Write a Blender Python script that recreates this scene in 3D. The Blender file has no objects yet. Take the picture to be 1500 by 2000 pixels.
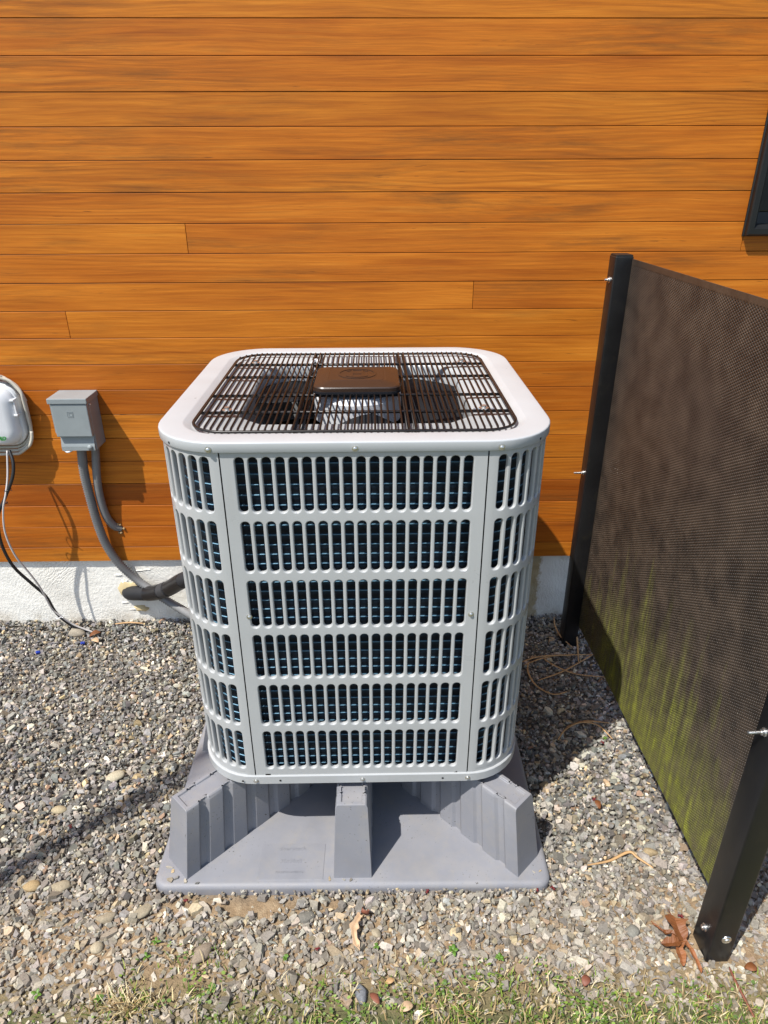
import bpy, bmesh, math, random
import numpy as np
from mathutils import Matrix, Vector, Euler
R = math.radians
PI = math.pi
sc = bpy.context.scene
COL = sc.collection

# ------------------------------------------------------------------ camera
cam_d = bpy.data.cameras.new('camera'); cam = bpy.data.objects.new('camera', cam_d); COL.objects.link(cam)
F, PITCH, YAW, ROLL = 1346.647, 0.456174, -0.015980, 0.002923
CX, CY, CZ = 0.037425, -1.147921, 1.478521
right = Vector((math.cos(YAW), math.sin(YAW), 0)); fwd_h = Vector((-math.sin(YAW), math.cos(YAW), 0)); zz = Vector((0, 0, 1))
fw = fwd_h * math.cos(PITCH) - zz * math.sin(PITCH); up = fwd_h * math.sin(PITCH) + zz * math.cos(PITCH)
r2 = right * math.cos(ROLL) - up * math.sin(ROLL); u2 = right * math.sin(ROLL) + up * math.cos(ROLL)
M = Matrix((r2, u2, -fw)).transposed().to_4x4(); M.translation = (CX, CY, CZ); cam.matrix_world = M
cam_d.sensor_fit = 'VERTICAL'; cam_d.sensor_height = 36.0; cam_d.lens = F / 2000 * 36.0
cam_d.clip_start = 0.02; cam_d.clip_end = 600
sc.camera = cam

# ------------------------------------------------------------------ light
SUN = Vector((0.44, 0.40, -1.0)).normalized()
w = bpy.data.worlds.new('World'); sc.world = w; w.use_nodes = True
nt = w.node_tree; nt.nodes.clear()
sky = nt.nodes.new('ShaderNodeTexSky'); sky.sky_type = 'NISHITA'; sky.sun_disc = False
sky.sun_elevation = math.asin(-SUN.z); sky.sun_rotation = math.atan2(-SUN.x, -SUN.y)
bg = nt.nodes.new('ShaderNodeBackground'); bg.inputs['Strength'].default_value = 0.13
wo = nt.nodes.new('ShaderNodeOutputWorld')
nt.links.new(sky.outputs[0], bg.inputs[0]); nt.links.new(bg.outputs[0], wo.inputs[0])
ld = bpy.data.lights.new('sun', 'SUN'); ld.energy = 4.5; ld.angle = R(0.5); ld.color = (1.0, 0.965, 0.905)
lo = bpy.data.objects.new('sun', ld); COL.objects.link(lo); lo.rotation_euler = SUN.to_track_quat('-Z', 'Y').to_euler(); lo.location = (-4, -4, 8)
sc.view_settings.view_transform = 'Standard'; sc.view_settings.look = 'None'
sc.view_settings.exposure = 0.42; sc.view_settings.gamma = 1.0
sc.view_settings.use_curve_mapping = False
sc.cycles.max_bounces = 8; sc.cycles.use_denoising = True

# ------------------------------------------------------------------ mesh helpers
class MB:
    def __init__(s): s.v = []; s.f = []
    def add(s, vs, fs):
        o = len(s.v); s.v += [tuple(p) for p in vs]; s.f += [tuple(i + o for i in f) for f in fs]; return s
    def box(s, x0, x1, y0, y1, z0, z1):
        return s.add([(x0,y0,z0),(x1,y0,z0),(x1,y1,z0),(x0,y1,z0),(x0,y0,z1),(x1,y0,z1),(x1,y1,z1),(x0,y1,z1)],
                     [(0,3,2,1),(4,5,6,7),(0,1,5,4),(1,2,6,5),(2,3,7,6),(3,0,4,7)])
    def cbox(s, x0, x1, y0, y1, z0, z1, c):
        # box whose four y0 edges carry a chamfer c
        vs = [(x0,y1,z0),(x1,y1,z0),(x1,y1,z1),(x0,y1,z1),
              (x0,y0+c,z0),(x1,y0+c,z0),(x1,y0+c,z1),(x0,y0+c,z1),
              (x0+c,y0,z0+c),(x1-c,y0,z0+c),(x1-c,y0,z1-c),(x0+c,y0,z1-c)]
        fs = [(0,3,2,1),(0,1,5,4),(1,2,6,5),(2,3,7,6),(3,0,4,7),(4,5,9,8),(5,6,10,9),(6,7,11,10),(7,4,8,11),(8,9,10,11)]
        return s.add(vs, fs)
    def loops(s, loops, cap0=False, cap1=False, closed=True):
        n = len(loops[0]); vs = [p for l in loops for p in l]; fs = []
        for i in range(len(loops) - 1):
            for j in range(n if closed else n - 1):
                k = (j + 1) % n
                fs.append((i*n+j, i*n+k, (i+1)*n+k, (i+1)*n+j))
        if cap0: fs.append(tuple(range(n))[::-1])
        if cap1: fs.append(tuple((len(loops)-1)*n + j for j in range(n)))
        return s.add(vs, fs)
    def tube(s, pts, r, n=8, caps=True, closed=False, scale2=1.0):
        P = [Vector(p) for p in pts]; m = len(P)
        rs = r if isinstance(r, (list, tuple)) else [r] * m
        T = []
        for i in range(m):
            if closed: t = P[(i+1) % m] - P[i-1]
            else: t = P[min(i+1, m-1)] - P[max(i-1, 0)]
            T.append(t.normalized())
        a = Vector((0,0,1)) if abs(T[0].z) < .9 else Vector((1,0,0))
        nrm = (a - T[0]*a.dot(T[0])).normalized(); L = []
        for i in range(m):
            nrm = (nrm - T[i]*nrm.dot(T[i])).normalized(); b = T[i].cross(nrm)
            L.append([P[i] + (nrm*math.cos(2*PI*k/n)*scale2 + b*math.sin(2*PI*k/n)) * rs[i] for k in range(n)])
        if closed: L.append(L[0]); return s.loops(L)
        return s.loops(L, caps, caps)
    def lathe(s, prof, n, mat=Matrix(), cap=True):
        L = [[mat @ Vector((r*math.cos(2*PI*k/n), r*math.sin(2*PI*k/n), z)) for k in range(n)] for r, z in prof]
        return s.loops(L, cap, cap)
    def build(s, name, mat, parent=None, smooth=False, off=None, angle=None):
        me = bpy.data.meshes.new(name)
        if off is not None: s.v = [(x-off[0], y-off[1], z-off[2]) for x, y, z in s.v]
        me.from_pydata(s.v, [], s.f)
        bm = bmesh.new(); bm.from_mesh(me); bmesh.ops.recalc_face_normals(bm, faces=bm.faces); bm.to_mesh(me); bm.free()
        return link(name, me, mat, parent, smooth, angle)
def link(name, me, mat, parent=None, smooth=False, angle=None):
    if mat and not me.materials: me.materials.append(mat)
    if smooth:
        me.shade_smooth()
        if angle: me.set_sharp_from_angle(angle=R(angle))
    o = bpy.data.objects.new(name, me); COL.objects.link(o)
    if parent: o.parent = parent
    return o
def empty(name, loc, label, cat, group=None, rz=0):
    o = bpy.data.objects.new(name, None); COL.objects.link(o); o.location = loc; o.rotation_euler = (0,0,rz); o.empty_display_size = .05
    return tag(o, label, cat, group)
def tag(o, label=None, cat=None, group=None, kind=None):
    if label: o['label'] = label
    if cat: o['category'] = cat
    if group: o['group'] = group
    if kind: o['kind'] = kind
    return o
def bevel(o, w, seg=2, ang=30):
    m = o.modifiers.new('bevel', 'BEVEL'); m.width = w; m.segments = seg; m.limit_method = 'ANGLE'; m.angle_limit = R(ang); m.harden_normals = False
    return o
def smooth_path(pts, n=8, closed=False):
    P = [Vector(p) for p in pts]; out = []; m = len(P)
    for i in range(m if closed else m - 1):
        if closed: a, b, c, d = P[i-1], P[i], P[(i+1) % m], P[(i+2) % m]
        else: a, b, c, d = P[max(i-1,0)], P[i], P[i+1], P[min(i+2,m-1)]
        for k in range(n):
            t = k / n
            out.append(0.5*((2*b) + (c-a)*t + (2*a-5*b+4*c-d)*t*t + (3*b-a-3*c+d)*t*t*t))
    if not closed: out.append(P[-1])
    return out
def rrect(hx, hy, r, n=8):
    """rounded rectangle, counter-clockwise, (x, y)"""
    out = []
    for cx, cy, a0 in ((hx-r, hy-r, 0), (-hx+r, hy-r, 90), (-hx+r, -hy+r, 180), (hx-r, -hy+r, 270)):
        for k in range(n + 1):
            a = R(a0 + 90*k/n); out.append((cx + r*math.cos(a), cy + r*math.sin(a)))
    return out
def text_mesh(txt, size, depth=.0004, align='LEFT', bold=0.0):
    cu = bpy.data.curves.new('lettering', 'FONT'); cu.body = txt; cu.size = size; cu.extrude = depth; cu.align_x = align; cu.offset = bold; cu.resolution_u = 3
    o = bpy.data.objects.new('lettering', cu); COL.objects.link(o)
    me = bpy.data.meshes.new_from_object(o.evaluated_get(bpy.context.evaluated_depsgraph_get()))
    bpy.data.objects.remove(o); bpy.data.curves.remove(cu); me.name = 'lettering'; me.materials.clear(); return me

# ------------------------------------------------------------------ material helpers
def mat(name, col=(.5,.5,.5), rough=.5, metal=0.0, spec=.5, coat=0.0):
    m = bpy.data.materials.new(name); m.use_nodes = True; b = m.node_tree.nodes['Principled BSDF']
    b.inputs['Base Color'].default_value = (*col, 1); b.inputs['Roughness'].default_value = rough; b.inputs['Metallic'].default_value = metal
    b.inputs['Specular IOR Level'].default_value = spec; b.inputs['Coat Weight'].default_value = coat
    m['b'] = 1
    return m
class N:
    """thin wrapper to wire nodes tersely"""
    def __init__(s, m): s.t = m.node_tree; s.b = s.t.nodes['Principled BSDF']
    def n(s, typ, **kw):
        x = s.t.nodes.new(typ); ins = kw.pop('i', {})
        for k, v in kw.items(): setattr(x, k, v)
        for k, v in ins.items():
            if hasattr(v, 'is_output'): s.t.links.new(v, x.inputs[k])
            else: x.inputs[k].default_value = v
        return x
    def coord(s, which='Object'): return s.n('ShaderNodeTexCoord').outputs[which]
    def mapping(s, vec, scale=(1,1,1), loc=(0,0,0)): return s.n('ShaderNodeMapping', i={'Vector': vec, 'Scale': scale, 'Location': loc}).outputs[0]
    def noise(s, vec, scale=5, detail=4, rough=.5, dist=0): return s.n('ShaderNodeTexNoise', i={'Vector': vec, 'Scale': scale, 'Detail': detail, 'Roughness': rough, 'Distortion': dist}).outputs[0]
    def ramp(s, fac, stops):
        x = s.n('ShaderNodeValToRGB', i={'Fac': fac}); e = x.color_ramp.elements
        while len(e) < len(stops): e.new(.5)
        for el, (p, c) in zip(e, stops): el.position = p; el.color = (*c, 1) if len(c) == 3 else c
        return x.outputs[0]
    def math(s, op, a, b=0.5, c=None):
        ins = {0: a, 1: b}
        if c is not None: ins[2] = c
        return s.n('ShaderNodeMath', operation=op, i=ins).outputs[0]
    def mix(s, fac, a, b, blend='MIX'):
        x = s.n('ShaderNodeMix', data_type='RGBA', blend_type=blend)
        for k, v in (('Factor', fac), ('A', a), ('B', b)):
            sock = [q for q in x.inputs if q.name == k and q.enabled][0]
            if hasattr(v, 'is_output'): s.t.links.new(v, sock)
            else: sock.default_value = (*v, 1) if isinstance(v, tuple) and len(v) == 3 else v
        return [q for q in x.outputs if q.enabled][0]
    def rng(s, v, a, b, c=0.0, d=1.0): return s.n('ShaderNodeMapRange', i={0: v, 1: a, 2: b, 3: c, 4: d}).outputs[0]
    def bump(s, h, strength=.3, dist=.001): return s.n('ShaderNodeBump', i={'Height': h, 'Strength': strength, 'Distance': dist}).outputs[0]
    def out(s, col=None, rough=None, nrm=None):
        for k, v in (('Base Color', col), ('Roughness', rough), ('Normal', nrm)):
            if v is not None: s.t.links.new(v, s.b.inputs[k])

def speckled(name, col, rough=.4, var=.12, scale=300, bump=.15, dirt=None, metal=0.0, coat=0.0, bscale=None):
    m = mat(name, col, rough, metal, coat=coat); q = N(m); c = q.coord()
    n1 = q.noise(c, scale, 3); n2 = q.noise(c, 9, 5, .6)
    a = tuple(x*(1-var) for x in col); b = tuple(min(1, x*(1+var)) for x in col)
    colr = q.mix(q.rng(n2, .3, .7), a, b)
    if dirt: colr = q.mix(q.rng(q.noise(c, 24, 6, .7), .56, .74, 0, .55), colr, dirt)
    q.out(colr, q.rng(n2, .3, .7, rough*.85, min(1, rough*1.2)), q.bump(q.noise(c, bscale, 2) if bscale else n1, bump, .0006))
    return m

# ------------------------------------------------------------------ materials
def wood_material():
    m = mat('stained_cedar', (.6,.2,.03), .42); q = N(m); c = q.coord()
    rnd = q.n('ShaderNodeObjectInfo').outputs['Random']
    off = q.n('ShaderNodeCombineXYZ', i={0: q.math('MULTIPLY', rnd, 57.0), 1: q.math('MULTIPLY', rnd, 31.0), 2: q.math('MULTIPLY', rnd, 19.0)}).outputs[0]
    v = q.n('ShaderNodeVectorMath', operation='ADD', i={0: c, 1: off}).outputs[0]
    warp = q.noise(q.mapping(v, (1.3, 1, 6)), 1.0, 3)
    wv = q.n('ShaderNodeVectorMath', operation='ADD', i={0: v, 1: q.n('ShaderNodeCombineXYZ', i={2: q.math('MULTIPLY', warp, .05)}).outputs[0]}).outputs[0]
    sepv = q.n('ShaderNodeSeparateXYZ', i={0: v}).outputs
    fine = q.noise(q.mapping(wv, (9, 1, 640)), 1.0, 6, .65)
    mid = q.noise(q.mapping(wv, (2.6, 1, 130)), 1.0, 5, .6)
    broad = q.noise(q.mapping(v, (1.7, 1, 13)), 1.0, 4, .55)
    # growth rings cut at a flat angle: long arcs that tighten and open along the board
    ringn = q.noise(q.mapping(v, (1.1, 1, 9)), 1.0, 2, .4)
    ring = q.math('SINE', q.math('ADD', q.math('MULTIPLY', sepv[2], 520.0), q.math('MULTIPLY', ringn, 62.0)))
    ring = q.rng(ring, -.2, 1.0)
    ringmask = q.rng(q.noise(q.mapping(v, (.9, 1, 4)), 1.0, 2), .42, .62)
    base = q.ramp(q.math('ADD', q.math('MULTIPLY', mid, .5), q.math('MULTIPLY', broad, .5)),
                  [(.30, (.33,.078,.006)), (.44, (.480,.132,.008)), (.56, (.585,.176,.012)), (.70, (.68,.238,.022))])
    tn = q.n('ShaderNodeTexWhiteNoise', noise_dimensions='1D', i={'W': q.math('MULTIPLY', rnd, 91.7)}).outputs[0]
    tone = q.ramp(tn, [(0, (.60,.50,.46)), (.18, (.80,.72,.66)), (.34, (.96,.93,.92)), (.6, (1.0,1.0,1.0)), (.82, (1.06,1.14,1.2)), (1, (.84,.84,.82))])
    col = q.mix(1.0, base, tone, 'MULTIPLY')
    col = q.mix(q.math('MULTIPLY', q.math('MULTIPLY', ring, ringmask), .42), col, (.26,.070,.006))
    grain = q.rng(fine, .30, .62, .74, 1.05)
    gc = q.n('ShaderNodeCombineXYZ', i={0: grain, 1: grain, 2: grain}).outputs[0]
    col = q.mix(.9, col, gc, 'MULTIPLY')
    # grey-brown weathered patches, only in places, drawn out along the grain
    where = q.rng(q.noise(q.mapping(v, (1.6, 1, 7)), 1.0, 3, .5), .47, .66)
    smudge = q.noise(q.mapping(wv, (5, 1, 70)), 1.0, 7, .7)
    sm = q.math('MULTIPLY', where, q.rng(smudge, .42, .68))
    col = q.mix(q.math('MULTIPLY', sm, .72), col, (.150,.058,.012))
    # hairline checks and pin holes
    chk = q.math('MULTIPLY', q.rng(q.noise(q.mapping(wv, (13, 1, 330)), 1.0, 3, .5), .69, .75), q.rng(broad, .45, .6))
    col = q.mix(q.math('MULTIPLY', chk, .8), col, (.035,.011,.003))
    h = q.math('SUBTRACT', q.math('ADD', q.math('MULTIPLY', fine, .7), q.math('MULTIPLY', ring, -.12)), chk)
    q.out(col, q.rng(mid, .3, .7, .46, .62), q.bump(h, .30, .0007)); q.b.inputs['Specular IOR Level'].default_value = .28
    return m
def stucco_material():
    m = mat('white_stucco', (.7,.67,.6), .85); q = N(m); c = q.coord()
    warp = q.n('ShaderNodeVectorMath', operation='ADD', i={0: c, 1: q.n('ShaderNodeVectorMath', operation='SCALE', i={0: q.n('ShaderNodeTexNoise', i={'Vector': c, 'Scale': 7.0}).outputs[1], 'Scale': .09}).outputs[0]}).outputs[0]
    sw = q.n('ShaderNodeTexWave', wave_type='RINGS', rings_direction='SPHERICAL', i={'Vector': q.mapping(warp, (1,1,1), (.9,0,-.05)), 'Scale': 30.0, 'Distortion': 9.0, 'Detail': 4.0, 'Detail Scale': 2.4}).outputs[1]
    n1 = q.noise(c, 120, 4, .6); n2 = q.noise(c, 38, 4, .6)
    h = q.math('ADD', q.math('MULTIPLY', sw, q.rng(q.noise(c, 5, 3), .42, .65, .0, .38)), q.math('ADD', q.math('MULTIPLY', n1, .9), n2))
    col = q.ramp(q.noise(c, 6, 5), [(.3, (.78,.75,.68)), (.6, (.86,.84,.775))])
    # bare unpainted concrete patch to the right of the machine, ragged paint edge
    sep = q.n('ShaderNodeSeparateXYZ', i={0: c}).outputs
    xw = q.math('ADD', sep[0], q.math('MULTIPLY', q.noise(q.mapping(c, (1,1,1)), 22, 6, .7), .07))
    mask = q.math('MULTIPLY', q.rng(xw, .34, .352), q.rng(xw, .668, .656))
    bare = q.ramp(q.noise(c, 14, 5, .6), [(.3, (.36,.27,.14)), (.55, (.50,.41,.25)), (.75, (.56,.50,.36))])
    col = q.mix(mask, col, bare)
    # dirt splash by the gravel
    low = q.math('MULTIPLY', q.rng(sep[2], .07, .01), q.rng(q.noise(c, 17, 5, .7), .4, .7))
    col = q.mix(q.math('MULTIPLY', low, .8), col, (.36,.28,.17))
    q.out(col, None, q.bump(h, .55, .0040))
    return m
def attr_material(name, rough=.85, bscale=240, bstr=.35, var=.25):
    m = mat(name, (.3,.3,.3), rough); q = N(m); c = q.coord()
    at = q.n('ShaderNodeAttribute', attribute_name='tint').outputs[0]
    n = q.noise(c, bscale, 4, .65)
    v = q.rng(n, .3, .7, 1-var, 1+var); k = q.n('ShaderNodeCombineXYZ', i={0: v, 1: v, 2: v}).outputs[0]
    q.out(q.mix(1.0, at, k, 'MULTIPLY'), None, q.bump(n, bstr, .0008))
    return m
def ground_material():
    m = mat('soil_and_lawn', (.2,.15,.1), .95); q = N(m); c = q.coord()
    sep = q.n('ShaderNodeSeparateXYZ', i={0: c}).outputs
    n1 = q.noise(c, 60, 7, .7); n2 = q.noise(c, 7, 5); n3 = q.noise(c, 330, 3)
    soil = q.ramp(n1, [(.3, (.16,.11,.06)), (.5, (.29,.20,.115)), (.7, (.38,.28,.17))])
    dark = q.ramp(n1, [(.3, (.08,.072,.062)), (.7, (.21,.185,.150))])
    # under the stones the bed is given a darker colour; bare sandy soil shows at the front
    fr = q.rng(q.math('ADD', sep[1], q.math('MULTIPLY', n2, .15)), .02, -.07)
    col = q.mix(fr, dark, soil)
    lawn = q.ramp(q.noise(c, 25, 6, .7), [(.3, (.045,.055,.02)), (.5, (.10,.105,.04)), (.7, (.22,.18,.09))])
    col = q.mix(q.rng(q.math('ADD', sep[1], q.math('MULTIPLY', n2, .1)), -.22, -.34), col, lawn)
    q.out(col, None, q.bump(q.math('ADD', n1, q.math('MULTIPLY', n3, .5)), .9, .006))
    return m
def perforated_material():
    m = mat('black_perforated_metal', (.03,.026,.023), .33); q = N(m); c = q.coord()
    sep = q.n('ShaderNodeSeparateXYZ', i={0: c}).outputs        # local: y along the panel, z up
    dust = q.noise(c, 16, 6, .65)
    col = q.mix(q.rng(dust, .35, .75), (.036,.027,.021), (.092,.066,.047))
    fly = q.rng(q.noise(c, 420, 2), .74, .79)
    col = q.mix(fly, col, (.5,.45,.36))
    # algae: green film strongest along the lower middle, rising in thin vertical streaks
    st = q.noise(q.mapping(c, (1, 21, 1.6)), 1.0, 6, .66)
    st2 = q.noise(q.mapping(c, (1, 60, 4.5)), 1.0, 4, .6)
    env = q.rng(sep[1], -.62, -.02, .10, .33)
    env2 = q.rng(sep[1], .47, .20, .0, .26)
    top = q.math('ADD', q.math('MINIMUM', env, env2), q.math('ADD', q.math('MULTIPLY', q.math('SUBTRACT', st, .5), .78), q.math('MULTIPLY', q.math('SUBTRACT', q.noise(c, 6, 4, .6), .5), .35)))
    a = q.math('SUBTRACT', q.math('ADD', top, .10), q.math('SUBTRACT', sep[2], .04))
    mot = q.noise(q.mapping(c, (1, 34, 22)), 1.0, 7, .72)
    alg = q.math('MULTIPLY', q.math('MULTIPLY', q.rng(a, -.10, .30), q.rng(st2, .30, .62, .45, 1.0)), q.rng(mot, .33, .62, .25, 1.0))
    green = q.ramp(st2, [(.3, (.120,.124,.011)), (.6, (.235,.248,.018)), (.8, (.33,.335,.045))])
    col = q.mix(q.math('MULTIPLY', alg, .92), col, green)
    q.out(col, q.rng(q.math('ADD', q.math('MULTIPLY', dust, .35), alg), .1, .6, .30, .75))
    return m

M_wood = wood_material(); M_stucco = stucco_material(); M_ground = ground_material()
M_core = mat('dark_sheathing', (.012,.009,.007), .9)
M_white = speckled('pale_grey_paint', (.422,.430,.430), .30, .03, 900, .05, coat=.25)
M_top = speckled('pale_cover_paint', (.455,.470,.478), .32, .025, 900, .05)
def streaks(m, dust=(.33,.31,.27), amt=.30):
    q = N(m); c = q.coord(); src = q.b.inputs['Base Color'].links[0].from_socket
    a = q.rng(q.noise(q.mapping(c, (55, 55, 2.2)), 1.0, 5, .65), .50, .78); b = q.rng(q.noise(c, 5, 5, .6), .40, .70)
    q.out(q.mix(q.math('MULTIPLY', q.math('MULTIPLY', a, b), amt), src, dust))
streaks(M_white); streaks(M_top, (.38,.37,.34), .18)
M_inner = speckled('white_inner_paint', (.62,.63,.65), .4, .05, 400, .05)
M_wire = speckled('brown_coated_wire', (.009,.0058,.0042), .34, .15, 600, .1)
M_bar = speckled('black_coated_bar', (.014,.013,.014), .35, .15, 600, .1)
M_cap = speckled('brown_plastic', (.036,.020,.013), .30, .08, 700, .2)
M_caprim = mat('black_plastic_rim', (.010,.010,.013), .4)
M_fan = speckled('slate_grey_fan', (.014,.015,.018), .6, .1, 300, .1)
M_fan.node_tree.nodes['Principled BSDF'].inputs['Specular IOR Level'].default_value = .15
M_alu = speckled('dull_aluminium', (.62,.63,.65), .38, .12, 60, .1, metal=.85)
M_screw = speckled('zinc_screw', (.68,.67,.64), .3, .1, 200, .1, metal=.9)
M_tube = speckled('blue_fin_edge', (.10,.21,.30), .35, .15, 500, .2, metal=.4)
M_dark = mat('shadowed_machinery', (.02,.02,.022), .7)  # near-black puts the shade of seams, holes and interior into the colour
M_pad = speckled('grey_moulded_plastic', (.218,.220,.240), .55, .07, 900, .35, dirt=(.27,.25,.22))
def grit(m):
    q = N(m); c = q.coord(); src = q.b.inputs['Base Color'].links[0].from_socket
    spot = q.math('MULTIPLY', q.rng(q.noise(c, 210, 2), .685, .71), q.rng(q.noise(c, 9, 3), .46, .62))
    dust = q.math('MULTIPLY', q.rng(q.noise(c, 13, 6, .7), .45, .75), .35)
    q.out(q.mix(spot, q.mix(dust, src, (.33,.29,.23)), (.055,.045,.035)))
grit(M_pad)
M_post = speckled('black_post_paint', (.009,.009,.010), .36, .25, 120, .12, dirt=(.030,.026,.018))
M_perf = perforated_material()
M_bolt = speckled('bright_bolt', (.75,.74,.72), .25, .1, 300, .1, metal=.95)
M_frame = speckled('black_window_frame', (.006,.0065,.0065), .45, .1, 300, .05)
M_glass = mat('dark_window_glass', (.01,.012,.015), .03, spec=.8)
M_box = speckled('grey_enclosure_paint', (.265,.295,.302), .40, .08, 200, .10, dirt=(.21,.225,.23))
M_plastic = speckled('white_box_plastic', (.72,.73,.745), .33, .04, 500, .05)
M_cable = speckled('cream_cable', (.52,.48,.40), .5, .12, 80, .1)
M_blk = speckled('black_cable', (.012,.012,.013), .45, .2, 200, .1)
M_wht = speckled('pale_cable', (.50,.47,.45), .45, .1, 200, .1)
M_cond = speckled('grey_conduit', (.20,.20,.20), .5, .12, 80, .15, dirt=(.30,.27,.22))
M_foam = speckled('black_foam_insulation', (.014,.014,.016), .62, .3, 120, .4)
M_tape = speckled('dark_tape', (.011,.009,.009), .32, .2, 90, .2)
M_tape2 = speckled('grey_tape', (.035,.034,.036), .5, .2, 90, .2)
M_putty = speckled('yellowed_spray_foam', (.56,.45,.25), .95, .3, 40, .8, bscale=90)
M_seal = speckled('tan_sealant', (.34,.22,.10), .8, .3, 90, .5)
M_green = mat('green_print', (.012,.25,.03), .4)
M_oak = speckled('brown_oak_leaf', (.20,.070,.020), .6, .45, 90, .8)
M_tan = speckled('tan_dry_leaf', (.52,.35,.21), .65, .2, 60, .4)
M_rust = speckled('red_brown_leaf', (.20,.065,.035), .6, .25, 80, .4)
M_straw = speckled('dry_straw', (.48,.29,.13), .6, .25, 60, .2)
M_weed = speckled('weed_green', (.10,.20,.022), .5, .25, 120, .3)
M_red = mat('crimson_bud', (.13,.008,.010), .6)
M_blue = mat('blue_plastic', (.01,.035,.30), .35)
M_stone = attr_material('gravel_stone')
M_grass = attr_material('grass_blade', .6, 90, .05, .15)
M_bark = speckled('grey_bark', (.16,.13,.10), .9, .3, 40, .6)
def coil_material():
    m = mat('blue_black_coil', (.008,.016,.030), .45, .3); q = N(m); c = q.coord()
    sep = q.n('ShaderNodeSeparateXYZ', i={0: c}).outputs
    s = q.math('ADD', sep[0], sep[1])
    wv = q.math('SINE', q.math('MULTIPLY', s, 2*PI/.0022))
    zz_ = q.math('SINE', q.math('MULTIPLY', sep[2], 2*PI/.0212))
    col = q.mix(q.rng(zz_, -1, 1), (.005,.008,.014), (.012,.030,.055))
    q.out(col, None, q.bump(wv, .6, .001)); return m
M_coil = coil_material()

# ================================================================== GROUND
def ground():
    xs = np.concatenate([[-150, -40, -8], np.linspace(-2.4, 2.4, 97), [8, 40, 150]])
    ys = np.concatenate([[-150, -40, -8, -3], np.linspace(-1.6, 1.2, 57), [4, 40, 150]])
    X, Y = np.meshgrid(xs, ys); Z = -.006 + .003*np.sin(X*7.1 + Y*3) * np.cos(Y*6.3 - X*2) + .0055*np.clip((-.05-Y)/.12, 0, 1)
    v = np.stack([X, Y, Z], -1).reshape(-1, 3); nx = len(xs)
    f = [(j*nx+i, j*nx+i+1, (j+1)*nx+i+1, (j+1)*nx+i) for j in range(len(ys)-1) for i in range(nx-1)]
    me = bpy.data.meshes.new('ground'); me.from_pydata(v.tolist(), [], f)
    tag(link('ground', me, M_ground, smooth=True), kind='structure')
ground()

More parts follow.
